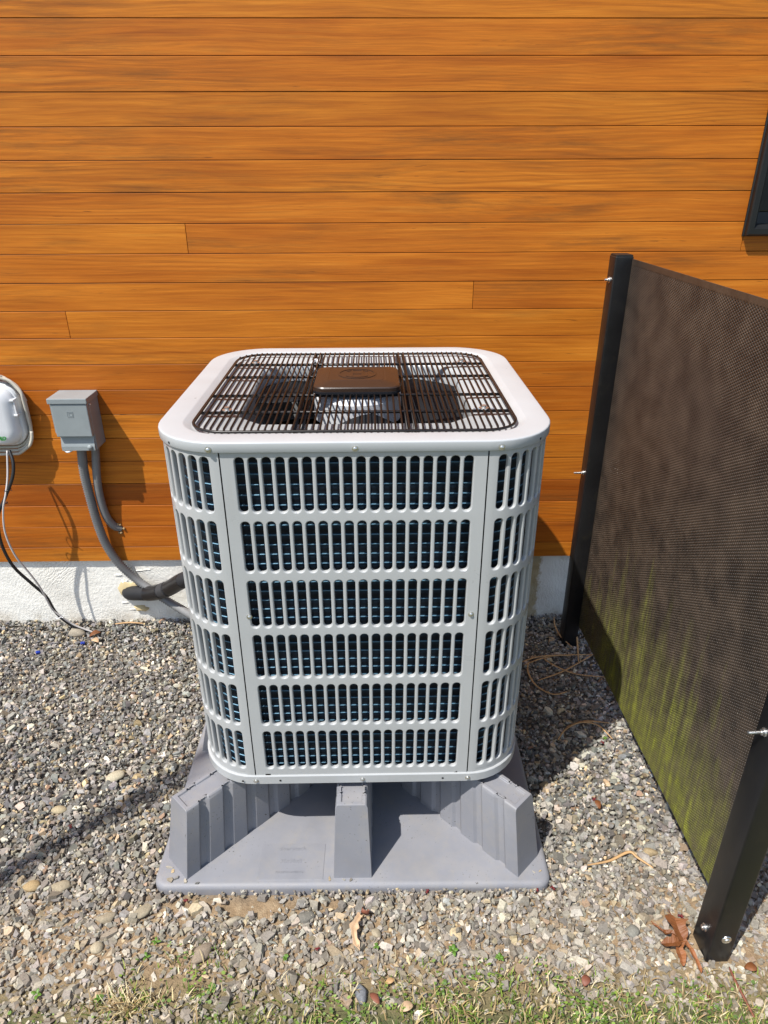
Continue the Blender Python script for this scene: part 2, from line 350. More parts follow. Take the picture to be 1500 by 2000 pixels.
# ================================================================== HOUSE
WY = 0.949                      # face of the boards
def house():
    random.seed(4)
    root = empty('house', (0, WY, 0), 'house wall of orange stained horizontal boards above a white stucco foundation', 'house')
    off = (0, WY, 0)
    b = MB(); b.box(-3.2, 1.105, WY+.021, WY+3.5, .24, 3.3); b.box(1.985, 3.8, WY+.021, WY+3.5, .24, 3.3)
    b.box(1.105, 1.985, WY+.021, WY+3.5, .24, 1.327); b.box(1.105, 1.985, WY+.021, WY+3.5, 2.39, 3.3); b.box(1.105, 1.985, WY+.3, WY+3.5, 1.327, 2.39)
    b.build('wall_core', M_core, root, off=off)
    # foundation face is a fine grid so the trowelled stucco has a little real unevenness
    X = np.linspace(-3.2, 3.8, 500); Z = np.linspace(-.12, .268, 30); rng = np.random.default_rng(3)
    ph = rng.uniform(0, 6, 12)
    def dy(x, z):
        s = 0
        for k in range(12): s = s + math.sin(x*(9+7*k) + z*(11+5*((k*7) % 12)) + ph[k]) / (k+3)
        return s*.0016
    vs = [(x, WY+.0125+dy(x, z), z) for z in Z for x in X]; n = len(X)
    fs = [(j*n+i, j*n+i+1, (j+1)*n+i+1, (j+1)*n+i) for j in range(len(Z)-1) for i in range(n-1)]
    m = MB(); m.add(vs, fs); m.build('foundation', M_stucco, root, smooth=True, off=off)
    m = MB(); m.box(-3.2, 3.8, WY+.02, WY+3.5, -.12, .2399); m.build('foundation_core', M_core, root, off=off)
    # boards
    P, Z0 = .0791, .2469
    wx0, wx1, wz0, wz1 = 1.10, 1.99, 1.322, 2.395
    def row_z(i): return (.270 if i == 0 else Z0 + i*P), Z0 + (i+1)*P
    J = {0: [1.6], 1: [-1.9], 3: [1.9], 4: [-1.75], 6: [2.4], 10: [-.8655], 11: [.335], 12: [-1.6], 13: [-.484, 2.3], 15: [-2.1], 17: [1.7], 19: [-1.5], 21: [.9], 23: [-.4]}
    for i in range(37):
        z0, z1 = row_z(i); g = .0009
        cuts = [-3.2] + sorted(J.get(i, [])) + [3.8]
        for a, c in zip(cuts[:-1], cuts[1:]):
            for (x0, x1, y0, y1) in split(a, c, z0, z1, wx0, wx1, wz0, wz1):
                jy = random.uniform(-.0007, .0007); e = .0007
                m = MB(); m.cbox(x0+e, x1-e, WY+jy, WY+.020, y0+g, y1-g, .0006)
                m.build('siding_board', M_wood, root, off=off)
    # window
    x0, x1, z0, z1 = 1.094, 1.995, 1.316, 2.40
    win = MB(); t = .040; y0 = WY-.026; y1 = WY+.012
    def frame_loops(mb, prof):
        for k in range(len(prof)-1):
            (i0, ya), (i1, yb) = prof[k], prof[k+1]
            A = [(x0+i0, ya, z0+i0), (x1-i0, ya, z0+i0), (x1-i0, ya, z1-i0), (x0+i0, ya, z1-i0)]
            B = [(x0+i1, yb, z0+i1), (x1-i1, yb, z0+i1), (x1-i1, yb, z1-i1), (x0+i1, yb, z1-i1)]
            mb.loops([A, B])
    frame_loops(win, [(0, WY+.03), (0, WY-.004), (.003, WY-.006), (.003, WY-.020), (.006, WY-.024), (.020, WY-.024), (.030, WY-.010), (.030, WY+.055), (.060, WY+.060), (.062, WY+.085)])
    wo_ = win.build('window', M_frame, root, off=off); tag(wo_, 'black framed window at the right edge')
    m = MB(); m.box(x0+.058, x1-.058, WY+.078, WY+.082, z0+.058, z1-.058); m.build('pane', M_glass, wo_, off=off)
    m = MB(); frame_loops(m, [(.064, WY+.078), (.064, WY+.066), (.104, WY+.066), (.104, WY+.078)]); m.build('sash', M_frame, wo_, off=off)
    m = MB(); m.cbox(x0+.062, x1-.062, WY+.070, WY+.0775, (z0+z1)/2-.02, (z0+z1)/2+.02, .003); m.build('meeting_rail', M_frame, wo_, off=off)
    # broken stucco and spray foam where the pipe leaves the wall
    rng = random.Random(8)
    def lump(cx, cz, rx, rz, d, seed):
        rr = random.Random(seed); n = 13; ring = [[], [], []]; 
        for k in range(n):
            a = 2*PI*k/n; s = rr.uniform(.65, 1.15)
            ring[0].append((cx+rx*s*math.cos(a), WY+.014, cz+rz*s*math.sin(a)))
            ring[1].append((cx+rx*s*.85*math.cos(a), WY+.0125-d*rr.uniform(.4,.8), cz+rz*s*.85*math.sin(a)))
            ring[2].append((cx+rx*s*.4*math.cos(a), WY+.0125-d*rr.uniform(.7,1.1), cz+rz*s*.4*math.sin(a)))
        mb = MB(); mb.loops(ring, False, True); return mb
    lump(-.836, .137, .045, .052, .010, 1).build('foam_collar', M_putty, root, True, off=off)
    lump(-.812, .066, .028, .014, .012, 2).build('foam_blob', M_putty, root, True, off=off)
    lump(-.850, .176, .014, .010, .004, 4).build('stucco_chip', M_stucco, root, True, off=off)
    for k, (x, z) in enumerate([(-.795, .222), (-.83, .235), (-.765, .226), (-.865, .09), (-.84, .06), (-.87, .205)]):
        lump(x, z, .016, .005, .0022, 20+k).build('stucco_chip', M_stucco, root, True, off=off)
def split(a, c, z0, z1, wx0, wx1, wz0, wz1):
    if c <= wx0 or a >= wx1 or z1 <= wz0 or z0 >= wz1: return [(a, c, z0, z1)]
    out = []
    if a < wx0: out.append((a, wx0, z0, z1))
    if c > wx1: out.append((wx1, c, z0, z1))
    if z0 < wz0 - .006: out.append((max(a, wx0), min(c, wx1), z0, wz0))
    if z1 > wz1 + .006: out.append((max(a, wx0), min(c, wx1), wz1, z1))
    return out
house()

# ================================================================== HEAT PUMP
HX, HY, CR = .370, .361, .1295          # half sizes and corner radius of the cabinet
UX, UY = .003, .361
def rail_path(inset=0.0):
    """perimeter point and outward normal at arc length s, starting at the front-left seam, going right"""
    hx, hy, r = HX-inset, HY-inset, CR-inset
    segs = []
    fx, fy = hx-r, hy-r
    segs = [('l', (-fx,-hy), (fx,-hy), (0,-1)), ('a', (fx,-fy), -90), ('l', (hx,-fy), (hx,fy), (1,0)), ('a', (fx,fy), 0),
            ('l', (fx,hy), (-fx,hy), (0,1)), ('a', (-fx,fy), 90), ('l', (-hx,fy), (-hx,-fy), (-1,0)), ('a', (-fx,-fy), 180)]
    return segs, r
SEGS, _ = rail_path()
def seg_len(sg): return CR*PI/2 if sg[0] == 'a' else math.hypot(sg[2][0]-sg[1][0], sg[2][1]-sg[1][1])
def seg_pt(sg, s, d):
    """point at arc length s on a segment, pushed inward by d"""
    if sg[0] == 'l':
        L = seg_len(sg); t = s/L; n = sg[3]
        return (sg[1][0]+(sg[2][0]-sg[1][0])*t - n[0]*d, sg[1][1]+(sg[2][1]-sg[1][1])*t - n[1]*d)
    a = R(sg[2]) + s/CR
    return (sg[1][0]+(CR-d)*math.cos(a), sg[1][1]+(CR-d)*math.sin(a))
ROWZ0, ROWP, SLH, SLW = 1.0256, .1288, .1105, .0168
ZB, ZT = .2500, 1.0400
def louvre_panel(sg, pitch=.02424):
    L = seg_len(sg); g = .0013
    n = int((L - .026) / pitch); n = {True: 18, False: 7}[sg[0] == 'l'] if abs(L-.481) < .03 or sg[0] == 'a' else n
    if sg[0] == 'l': n = int(round((L-.0455)/pitch)); 
    else: n = 7
    s0 = (L - n*pitch)/2
    mb = MB(); V = lambda s, z, d=0.0: (*seg_pt(sg, s, d), z)
    hw, hh = SLW/2, SLH/2
    arcN = 8
    rows = 6
    # margins
    def strip(sa, sb, za, zb, k=1):
        for i in range(k):
            p, q = sa+(sb-sa)*i/k, sa+(sb-sa)*(i+1)/k
            mb.add([V(p,za),V(q,za),V(q,zb),V(p,zb)], [(0,1,2,3)])
    ztop = ROWZ0 + (ROWP-SLH)/2; zbot = ztop - rows*ROWP
    nn = 1 if sg[0] == 'l' else 2
    strip(g, s0, ZB, ZT, nn); strip(s0+n*pitch, L-g, ZB, ZT, nn)
    for i in range(n):
        a, b = s0+i*pitch, s0+(i+1)*pitch
        if ZT > ztop+1e-4: strip(a, b, ztop, ZT)
        if zbot > ZB+1e-4: strip(a, b, ZB, zbot)
        for r_ in range(rows):
            c0, c1 = ztop-(r_+1)*ROWP, ztop-r_*ROWP
            sc_, zc = (a+b)/2, (c0+c1)/2; zs = hh-hw
            H, K = pitch/2, (c1-c0)/2
            ca = math.atan2(K-zs, H)
            angs = sorted(set([PI*k/arcN for k in range(arcN+1)] + [ca, PI-ca]))
            def ring(o, d):
                pts = []
                for sgn, an in ((1, angs), (-1, [t+PI for t in angs])):
                    for t in an: pts.append((sc_+(hw+o)*math.cos(t), zc+sgn*zs+(hw+o)*math.sin(t), d))
                return pts
            def outer():
                pts = []
                for sgn, an in ((1, angs), (-1, [t+PI for t in angs])):
                    for t in an:
                        cx, sx = math.cos(t), math.sin(t)
                        k1 = H/abs(cx) if abs(cx) > 1e-9 else 1e9; k2 = (K-zs)/abs(sx) if abs(sx) > 1e-9 else 1e9
                        k = min(k1, k2); pts.append((sc_+k*cx, zc+sgn*zs+k*sx, 0))
                return pts
            LL = [outer(), ring(.0026, 0), ring(.0022, 0.00001), ring(.0010, .0005), ring(.0002, .0018), ring(0, .0036), ring(0, .0085)]
            mb.loops([[V(*p) for p in l] for l in LL])
    return mb
def weld(o, d=1e-5):
    bm = bmesh.new(); bm.from_mesh(o.data); bmesh.ops.remove_doubles(bm, verts=bm.verts, dist=d); bmesh.ops.recalc_face_normals(bm, faces=bm.faces); bm.to_mesh(o.data); bm.free()
    o.data.shade_smooth(); o.data.set_sharp_from_angle(angle=R(50))
def ringpath(hx, hy, r, z, n=8): return [(x, y, z) for x, y in rrect(hx, hy, r, n)]
def heat_pump():
    zoff = .2120
    root = empty('heat_pump', (UX, UY, zoff), 'square pale grey outdoor heat pump with slotted louvre panels and brown fan grille', 'heat pump')
    off = (0, 0, zoff)
    for i, sg in enumerate(SEGS):
        o = louvre_panel(sg).build('corner_panel' if sg[0] == 'a' else 'louvre_panel', M_white, root, off=off); weld(o)
    for sg in SEGS:
        if sg[0] != 'l': continue
        for e, dr in ((sg[1], -1), (sg[2], 1)):
            nx, ny = sg[3]; tx, ty = -ny, nx
            m = MB(); c = (e[0]-nx*.006, e[1]-ny*.006)
            m.add([(c[0]-tx*.007, c[1]-ty*.007, ZB), (c[0]+tx*.007, c[1]+ty*.007, ZB), (c[0]+tx*.007, c[1]+ty*.007, ZT-.004), (c[0]-tx*.007, c[1]-ty*.007, ZT-.004),
                   (c[0]-tx*.007-nx*.002, c[1]-ty*.007-ny*.002, ZB), (c[0]+tx*.007-nx*.002, c[1]+ty*.007-ny*.002, ZB), (c[0]+tx*.007-nx*.002, c[1]+ty*.007-ny*.002, ZT-.004), (c[0]-tx*.007-nx*.002, c[1]-ty*.007-ny*.002, ZT-.004)],
                  [(0,1,2,3),(4,5,6,7),(0,1,5,4),(2,3,7,6),(0,3,7,4),(1,2,6,5)])
            m.build('seam_shade_strip', M_dark, root, off=off)  # dark strip added so the open seam reads as a shaded gap
    # top cover with rolled edge, recessed lip and fan orifice
    m = MB(); n = 10
    prof = [(-.004, 1.0365), (.0045, 1.0365), (.0050, 1.0372), (.0050, 1.0500), (.0050, 1.0526)]
    for k in range(1, 6):
        a = R(18*k); prof.append((.0050-.0030*(1-math.cos(a)), 1.0526+.0030*math.sin(a)))
    L = [ringpath(HX+o, HY+o, CR+o, z, n) for o, z in prof]
    L += [ringpath(HX-.004, HY-.004, CR-.004, 1.0557, n), ringpath(.331, .322, .088, 1.0558, n), ringpath(.3275, .3185, .086, 1.0550, n), ringpath(.317, .308, .078, 1.0462, n), ringpath(.313, .304, .075, 1.0450, n)]
    base = rrect(.313, .304, .075, n)
    for r_, z in ((.297, 1.0435), (.292, 1.040), (.289, 1.030), (.288, .985), (.290, .90)):
        L.append([(r_*math.cos(math.atan2(y, x)), r_*math.sin(math.atan2(y, x)), z) for x, y in base])
    m.loops(L); o = m.build('top_cover', M_top, root, True, off, 35); weld(o)
    # coil behind the panels, with its horizontal rows
    m = MB(); m.loops([ringpath(HX-.026, HY-.026, CR-.026, .252, 10), ringpath(HX-.026, HY-.026, CR-.026, 1.030, 10)])
    coil = m.build('coil', M_coil, root, True, off)
    mt = MB(); mt.tube(ringpath(HX-.0255, HY-.0255, CR-.0255, 0, 6), .0017, 4, closed=True); me = None
    for k in range(36):
        z = .262 + k*.0212
        if me is None: t = mt.build('coil_row', M_tube, coil, True); me = t.data
        else: t = link('coil_row', me, None, coil)
        t.location = (0, 0, z-zoff)
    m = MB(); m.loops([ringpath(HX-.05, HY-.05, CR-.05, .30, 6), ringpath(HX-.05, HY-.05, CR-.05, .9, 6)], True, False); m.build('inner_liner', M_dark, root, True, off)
    # base rail and pan
    m = MB(); m.loops([ringpath(HX-.03, HY-.03, CR-.03, .2268, 10), ringpath(HX+.0012, HY+.0012, CR, .2266, 10), ringpath(HX+.0035, HY+.0035, CR, .2285, 10), ringpath(HX+.0035, HY+.0035, CR, .2500, 10), ringpath(HX+.0020, HY+.0020, CR, .2520, 10), ringpath(HX-.004, HY-.004, CR, .2520, 10)], True, False)
    m.build('base_rail', M_white, root, True, off, 35)
    for sx in (-1, 1):
        for sy in (-1, 1):
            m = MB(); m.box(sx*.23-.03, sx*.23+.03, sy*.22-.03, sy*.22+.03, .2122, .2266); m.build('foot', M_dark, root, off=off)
    # screws
    sm = MB(); sm.lathe([(.0058, 0), (.0058, .0008), (.0040, .0010), (.0040, .0030), (.0028, .0040), (.0, .0042)], 10, cap=False); sme = sm.build('screw', M_screw, root, True, None, 40); first = [sme]
    def screw(x, y, z, nx, ny):
        o = first.pop() if first else link('screw', sme.data, None, root)
        o.location = (x, y, z-zoff); o.rotation_euler = Vector((nx, ny, 0)).to_track_quat('Z', 'Y').to_euler()
    fy = -HY
    for x in (-.257, .002, .262): screw(x, fy-.0050, 1.0430, 0, -1)
    for x in (-.240, .002, .242): screw(x, fy-.0035, .2385, 0, -1)
    screw(-.2165, fy, .685, 0, -1); screw(.2165+.010, fy, .685, 0, -1)
    for y in (-.22, 0, .22):
        for s in (-1, 1): screw(s*(HX+.005), y, 1.0430, s, 0); screw(s*(HX+.0035), y, .2385, s, 0)
    # small dark discs standing in for the shade of holes in lip and rail
    hm = MB(); hm.lathe([(.0026, 0), (.0026, .0006), (.0, .0006)], 8, cap=False); hme = hm.build('hole_shade_disc', M_dark, root); f2 = [hme]
    def hole(x, y, z, nx, ny):
        o = f2.pop() if f2 else link('hole_shade_disc', hme.data, None, root)
        o.location = (x, y, z-zoff); o.rotation_euler = Vector((nx, ny, 0)).to_track_quat('Z', 'Y').to_euler()
    for ang in (225, 222+96):
        a = R(ang); cx, cy = (HX-CR)*(1 if math.cos(a) > 0 else -1), -(HY-CR)
        hole(cx+(CR+.005)*math.cos(a), cy+(CR+.005)*math.sin(a), 1.0425, math.cos(a), math.sin(a))
        hole(cx+(CR+.0035)*math.cos(a), cy+(CR+.0035)*math.sin(a), .239, math.cos(a), math.sin(a))
    for x in (-.185, .185, -.29+.02): hole(x, fy-.0036, .2385, 0, -1)
    # grille
    gx, gy, gr, gz = .310, .302, .068, 1.0545
    m = MB(); m.tube(ringpath(gx, gy, gr, gz-.0015, 8), .0030, 6, closed=True); rim = m.build('fan_grille', M_wire, root, True, off)
    nw = 49
    for k in range(nw):
        x = -gx + .006 + (2*gx-.012)*k/(nw-1)
        ye = gy if abs(x) < gx-gr else gy-gr+math.sqrt(max(0, gr*gr-(abs(x)-(gx-gr))**2))
        jx = random.uniform(-.0006, .0006)
        m = MB(); m.tube([(x, -ye, gz-.002), (x, -ye+.006, gz+.003), (x+jx, 0, gz+.0042), (x, ye-.006, gz+.003), (x, ye, gz-.002)], .0021, 5, caps=False)
        m.build('grille_wire', M_wire, rim, True, off)
    for y in (-.190, -.075, .075, .190):
        m = MB(); m.tube([(-gx+.002, y, gz-.001), (gx-.002, y, gz-.001)], .0034, 6); m.build('cross_bar', M_bar, rim, True, off)
        m = MB(); m.tube([(-gx+.002, y+.006, gz-.0025), (gx-.002, y+.006, gz-.0025)], .0030, 6); m.build('cross_bar', M_bar, rim, True, off)
    for x in (-.112, -.098, .098, .112):
        m = MB(); m.tube([(x, -gy+.002, gz-.004), (x, gy-.002, gz-.004)], .0028, 6); m.build('support_bar', M_wire, rim, True, off)
    for x in (-.255, .255):
        for y in (-.187, .193):
            m = MB(); m.lathe([(.010, 0), (.010, .002), (.005, .003), (.005, .007), (.0, .0075)], 10, Matrix.Translation((x, y, gz+.003)), cap=False)
            m.tube([(x-.02, y, gz+.001), (x+.02, y, gz+.001)], .0032, 6); m.build('grille_clip', M_screw, rim, True, off, 40)
    # brown cap over the motor
    m = MB(); n = 6
    c = [(.0, 1.0640), (.0, 1.0715), (-.002, 1.0740), (-.026, 1.0800), (-.030, 1.0806), (-.031, 1.0800), (-.034, 1.0800), (-.035, 1.0806)]
    m.loops([ringpath(.0925+o, .0880+o, .024+o*.4, z, n) for o, z in c], True, True)
    cap = m.build('motor_cap', M_cap, root, True, off, 22)
    m = MB(); m.loops([ringpath(.0915, .0870, .023, 1.0585, n), ringpath(.0935, .0890, .025, 1.0590, n), ringpath(.0935, .0890, .025, 1.0640, n), ringpath(.0925, .0880, .024, 1.0642, n)], True, False)
    m.build('cap_rim', M_caprim, cap, True, off, 30)
    # round emblem moulded in the cap: ring, two bowed bars, two uprights
    zt = 1.0805
    def arcstrip(mb, r0, r1, a0, a1, n, z0=zt, z1=zt+.0011, sy=1.0):
        I0 = [(r0*math.cos(R(a0+(a1-a0)*k/n)), sy*r0*math.sin(R(a0+(a1-a0)*k/n))) for k in range(n+1)]
        O0 = [(r1*math.cos(R(a0+(a1-a0)*k/n)), sy*r1*math.sin(R(a0+(a1-a0)*k/n))) for k in range(n+1)]
        for k in range(n):
            q = [I0[k], O0[k], O0[k+1], I0[k+1]]
            mb.loops([[(x, y, z0) for x, y in q], [(x, y, z1) for x, y in q]], True, True)
    m = MB(); arcstrip(m, .0385, .0425, 0, 360, 40); m.build('emblem_ring', M_cap, cap, False, off)
    m = MB(); arcstrip(m, .0285, .0325, 42, 138, 12); arcstrip(m, .0285, .0325, 222, 318, 12)
    m.box(-.0130, -.0095, -.0275, .0275, zt, zt+.0011); m.box(.0095, .0130, -.0275, .0275, zt, zt+.0011)
    m.box(-.0095, .0095, -.003, .003, zt, zt+.0009)
    m.build('emblem_armature', M_cap, cap, False, off)
    # motor and fan
    m = MB(); m.lathe([(.0, 1.050), (.045, 1.050), (.088, 1.046), (.098, 1.036), (.098, .985), (.080, .980), (.080, .905), (.06, .90), (.0, .90)], 28, cap=False)
    mo = m.build('fan_motor', M_inner, root, True, off, 30)
    for k in range(28):
        a = 2*PI*k/28; m = None
    fb = MB()
    for k in range(28):
        a = 2*PI*(k+.5)/28; ca, sa = math.cos(a), math.sin(a); t = .0012
        vs = [((.079)*ca-t*sa, .079*sa+t*ca), (.086*ca-t*sa, .086*sa+t*ca), (.086*ca+t*sa, .086*sa-t*ca), (.079*ca+t*sa, .079*sa-t*ca)]
        fb.loops([[(x, y, .91) for x, y in vs], [(x, y, .978) for x, y in vs]], True, True)
    fb.build('cooling_fins', M_alu, mo, False, off)
    fan = MB(); fan.lathe([(.0, .900), (.070, .900), (.072, .890), (.072, .850), (.0, .850)], 24, cap=False); fan = fan.build('fan_hub', M_fan, root, True, off, 30)
    for b0 in (138, 258, 18):
        m = MB(); nr, na = 9, 12; G = []
        for i in range(nr):
            t = i/(nr-1); r_ = .062 + t*.216; half = 27 + 27*math.sin(t*PI*.62); sweep = -18*t
            row = []
            for j in range(na):
                u = j/(na-1)*2-1; edge = 1-.12*abs(u)**3 if i == nr-1 else 1
                a = R(b0+sweep+u*half); z = .984 + .036*u*(1-.25*t) + .018*(1-u*u)
                row.append((r_*edge*math.cos(a), r_*edge*math.sin(a), z))
            G.append(row)
        m.loops(G, closed=False); o = m.build('fan_blade', M_fan, root, True, off)
        s = o.modifiers.new('solid', 'SOLIDIFY'); s.thickness = .0025
    # wiring and fittings seen through the grille
    m = MB(); m.tube(smooth_path([(-.07, .06, 1.0), (-.11, .11, 1.01), (-.115, .19, 1.03), (-.10, .25, 1.04), (-.09, .29, 1.02)], 6), .006, 6); m.build('motor_lead', M_blk, root, True, off)
    m = MB(); m.tube(smooth_path([(-.105, .16, 1.045), (-.118, .20, 1.052), (-.108, .232, 1.055), (-.10, .21, 1.046)], 5), .0042, 6); m.build('cable_clip', M_plastic, root, True, off)
heat_pump()

# ================================================================== EQUIPMENT BASE
PADX, PADY, PADW, PADA = -.0152, .3430, .4567, -.0113
def base():
    root = empty('equipment_base', (PADX, PADY, 0), 'grey moulded plastic riser base with tapered ribbed legs under the heat pump', 'base', rz=PADA)
    m = MB(); c = PADW
    m.loops([ringpath(c-.004, c-.004, .03, -.02, 6), ringpath(c, c, .032, -.018, 6), ringpath(c, c, .032, .0130, 6), ringpath(c-.002, c-.002, .03, .0190, 6), ringpath(c-.007, c-.007, .028, .0230, 6), ringpath(c-.012, c-.012, .026, .0240, 6)], True, True)
    m.build('slab', M_pad, root, True, None, 40)
    def arm(r_in, r_out, wb, wt, shift, zt=.212):
        z0 = .0230; mb = MB(); st = []
        groove = lambda d: 0.0
        pts = [0.0]; d = .030; pattern = [(0.0, 0)]
        stations = [(0, 0, 0), (.009, 0, 0), (.012, 0, 1)]
        d = .032; L = r_out-shift-r_in
        while d < L:
            stations += [(d, 0, 1), (d+.007, 1, 1), (d+.020, 1, 1), (d+.027, 0, 1)]; d += .062
        stations = [s for s in stations if s[0] < L] + [(L, 0, 1)]
        loops_ = []
        for dd, gv, rec in stations:
            u = r_out - shift - dd; f = max(0, 1-dd/L)
            iw = .0065*gv
            rz = .0045 if rec else 0
            # rim opens where the side is grooved
            rimw = .009 if not gv else .0035
            pr = [(-wb+iw, z0), (-(wt+.0035)+iw, zt-.0085), (-(wt+.0008)+iw, zt-.0022), (-(wt-.002)+iw, zt), (-(wt-rimw), zt), (-(wt-rimw-.002), zt-rz), ((wt-rimw-.002), zt-rz), ((wt-rimw), zt), ((wt-.002)-iw, zt), ((wt+.0008)-iw, zt-.0022), ((wt+.0035)-iw, zt-.0085), (wb-iw, z0)]
            loops_.append([(u + shift*f*(zt-z)/(zt-z0), y, z) for y, z in pr])
        mb.loops(loops_, False, False, closed=False)
        e = loops_[0]; n = len(e)
        # rounded outer end: ease the end face edges
        mb.add(e, [tuple(range(n))]); mb.add(loops_[-1], [tuple(range(n))[::-1]])
        return mb
    ax = arm(.11, .4365, .0440, .0330, .0415).build('axial_leg', M_pad, root); weld(ax, 1e-5); ax.data.set_sharp_from_angle(angle=R(28)); bevel(ax, .0028, 2, 40)
    dg = arm(.13, .579, .0408, .0300, .031).build('corner_leg', M_pad, root); weld(dg, 1e-5); dg.data.set_sharp_from_angle(angle=R(28)); bevel(dg, .0028, 2, 40)
    for k in range(4):
        o = ax if k == 0 else ax.copy(); p = dg if k == 0 else dg.copy()
        if k: COL.objects.link(o); COL.objects.link(p)
        o.rotation_euler = (0, 0, R(-90+90*k)); p.rotation_euler = (0, 0, R(-45+90*k) - 0.0)
    # label plate with raised lettering
    px0, px1, py0, py1 = -.220, -.068, -.441, -.346
    m = MB(); m.loops([[(px0,py0,.0239),(px1,py0,.0239),(px1,py1,.0239),(px0,py1,.0239)], [(px0+.001,py0+.001,.0249),(px1-.001,py0+.001,.0249),(px1-.001,py1-.001,.0249),(px0+.001,py1-.001,.0249)]], False, True)
    pl = m.build('label_plate', M_pad, root)
    for txt, size, y in (('diversitech', .0150, -.3640), ('36x36x8', .0150, -.3970), ('MADE IN AMERICA', .0078, -.4240)):
        me = text_mesh(txt, size, .0005, 'CENTER'); o = link('lettering', me, M_pad, pl); o.location = (-.147, y, .0251)
base()

# ================================================================== PERFORATED SCREEN
SXR, SXF, SYR, SYF = .716, .742, .825, -.252        # rear and front post centres
def screen():
    a = math.atan2(SXF-SXR, -(SYF-SYR)); mid = ((SXR+SXF)/2+.0, (SYR+SYF)/2)
    root = empty('privacy_screen', (mid[0], mid[1], 0), 'black perforated metal screen with green algae streaks between two black posts', 'screen', rz=a)
    Lh = math.hypot(SXF-SXR, SYF-SYR)/2
    top = 1.2775
    def post(yc, w, d, name):
        h = w/2; m = MB()
        q = rrect(h, d/2, .004, 3); q2 = rrect(h-.002, d/2-.002, .003, 3)
        m.loops([[(x, y+yc, -.05) for x, y in q], [(x, y+yc, top-.002) for x, y in q], [(x, y+yc, top) for x, y in q2]], True, False)
        o = m.build('post', M_post, root, True, None, 40)
        m = MB(); q3 = rrect(h-.0015, d/2-.0015, .003, 3)
        m.loops([[(x, y+yc, top-.001) for x, y in q3], [(x, y+yc, top+.003) for x, y in q3], [(x, y+yc, top+.0045) for x, y in rrect(h-.004, d/2-.004, .002, 3)]], False, True); m.build('post_cap', M_frame, o, False)
        return o
    pr = post(Lh, .050, .050, 'post'); pf = post(-Lh, .050, .062, 'post')
    # perforated sheet, holes staggered
    p = .0070; col = p*math.sqrt(3)/2; hr = .0022; xs = .021; th = .0030
    y0, y1, z0, z1 = -Lh+.028, Lh-.022, .080, top-.006
    ny = int((y1-y0-.016)/col); nz = int((z1-z0-.028)/p)
    ay = y0+(y1-y0-ny*col)/2; az = z0+(z1-z0-(nz+.5)*p)/2
    k = np.arange(6); ang = (k+.5)*PI/3
    hexo = np.stack([np.cos(ang), np.sin(ang)], 1)      # pointy in y-direction; flats stacked in z
    ang2 = k*PI/3; cell = np.stack([np.cos(ang2), np.sin(ang2)], 1)*(p/math.sqrt(3))
    hol = np.stack([np.cos(ang2), np.sin(ang2)], 1)*hr
    I, J = np.meshgrid(np.arange(ny), np.arange(nz), indexing='ij')
    cy = ay+(I+.5)*col; cz = az+(J+.5+.5*(I % 2))*p
    ctr = np.stack([cy.ravel(), cz.ravel()], 1); n = len(ctr)
    A = ctr[:, None, :]+cell[None]; B = ctr[:, None, :]+hol[None]
    def v3(q, x): return np.concatenate([np.full((*q.shape[:2], 1), x), q], 2)
    ver = np.concatenate([v3(A, xs), v3(B, xs), v3(B, xs+th)], 1)      # n,18,3
    fi = []
    for j in range(6):
        m_ = (j+1) % 6; fi.append([j, m_, 6+m_, 6+j]); fi.append([6+j, 6+m_, 12+m_, 12+j])
    fi = np.array(fi); faces = (fi[None]+(np.arange(n)*18)[:, None, None]).reshape(-1, 4)
    V = ver.reshape(-1, 3)
    me = bpy.data.meshes.new('perforated_sheet'); me.vertices.add(len(V)); me.vertices.foreach_set('co', V.ravel().astype(np.float32))
    me.loops.add(faces.size); me.loops.foreach_set('vertex_index', faces.ravel().astype(np.int32))
    me.polygons.add(len(faces)); me.polygons.foreach_set('loop_start', (np.arange(len(faces))*4).astype(np.int32)); me.polygons.foreach_set('loop_total', np.full(len(faces), 4, np.int32))
    me.update(calc_edges=True); me.validate()
    sh = link('perforated_sheet', me, M_perf, root)
    # plain border of the sheet, set behind the hole field by a hair so the zigzag edge reads clean
    m = MB(); e = .0004; ya, yb = ay+.3*col, ay+(ny-.3)*col+.0; za, zb = az+.5*p, az+nz*p
    def bb(q0, q1, r0, r1): m.box(xs+e, xs+th, q0, q1, r0, r1)
    bb(y0, y1, z0, za); bb(y0, y1, zb, z1); bb(y0, ya, za, zb); bb(yb, y1, za, zb)
    m.build('sheet_border', M_perf, sh)
    # bolts: long shank through the left face, domed heads
    def bolt(y, z, x, L, face):
        m = MB()
        if face == 'x':
            T = Matrix.Translation((x, y, z)) @ Matrix.Rotation(-PI/2, 4, 'Y')
            m.lathe([(.0085, 0), (.0085, .0015), (.0060, .0020), (.0060, .0065), (.0032, .0070), (.0032, L), (.0, L)], 10, T, cap=False)
        else:
            T = Matrix.Translation((x, y, z)) @ Matrix.Rotation(PI/2, 4, 'X')
            m.lathe([(.0105, 0), (.0100, .0012), (.0055, .0018), (.0045, .0035), (.0, .0038)], 12, T, cap=False)
        return m
    bolt(Lh, 1.215, -.025, .014, 'x').build('bolt', M_bolt, pr, True, None, 40)
    bolt(Lh, .640, -.025, .030, 'x').build('bolt', M_bolt, pr, True, None, 40)
    bolt(-Lh+.006, .600, -.025, .030, 'x').build('bolt', M_bolt, pf, True, None, 40)
    bolt(-Lh+.0, .070, -.025, .008, 'x').build('bolt', M_bolt, pf, True, None, 40)
    bolt(-Lh-.031, .075, .004, .008, 'y').build('washer_head', M_bolt, pf, True, None, 40)
screen()

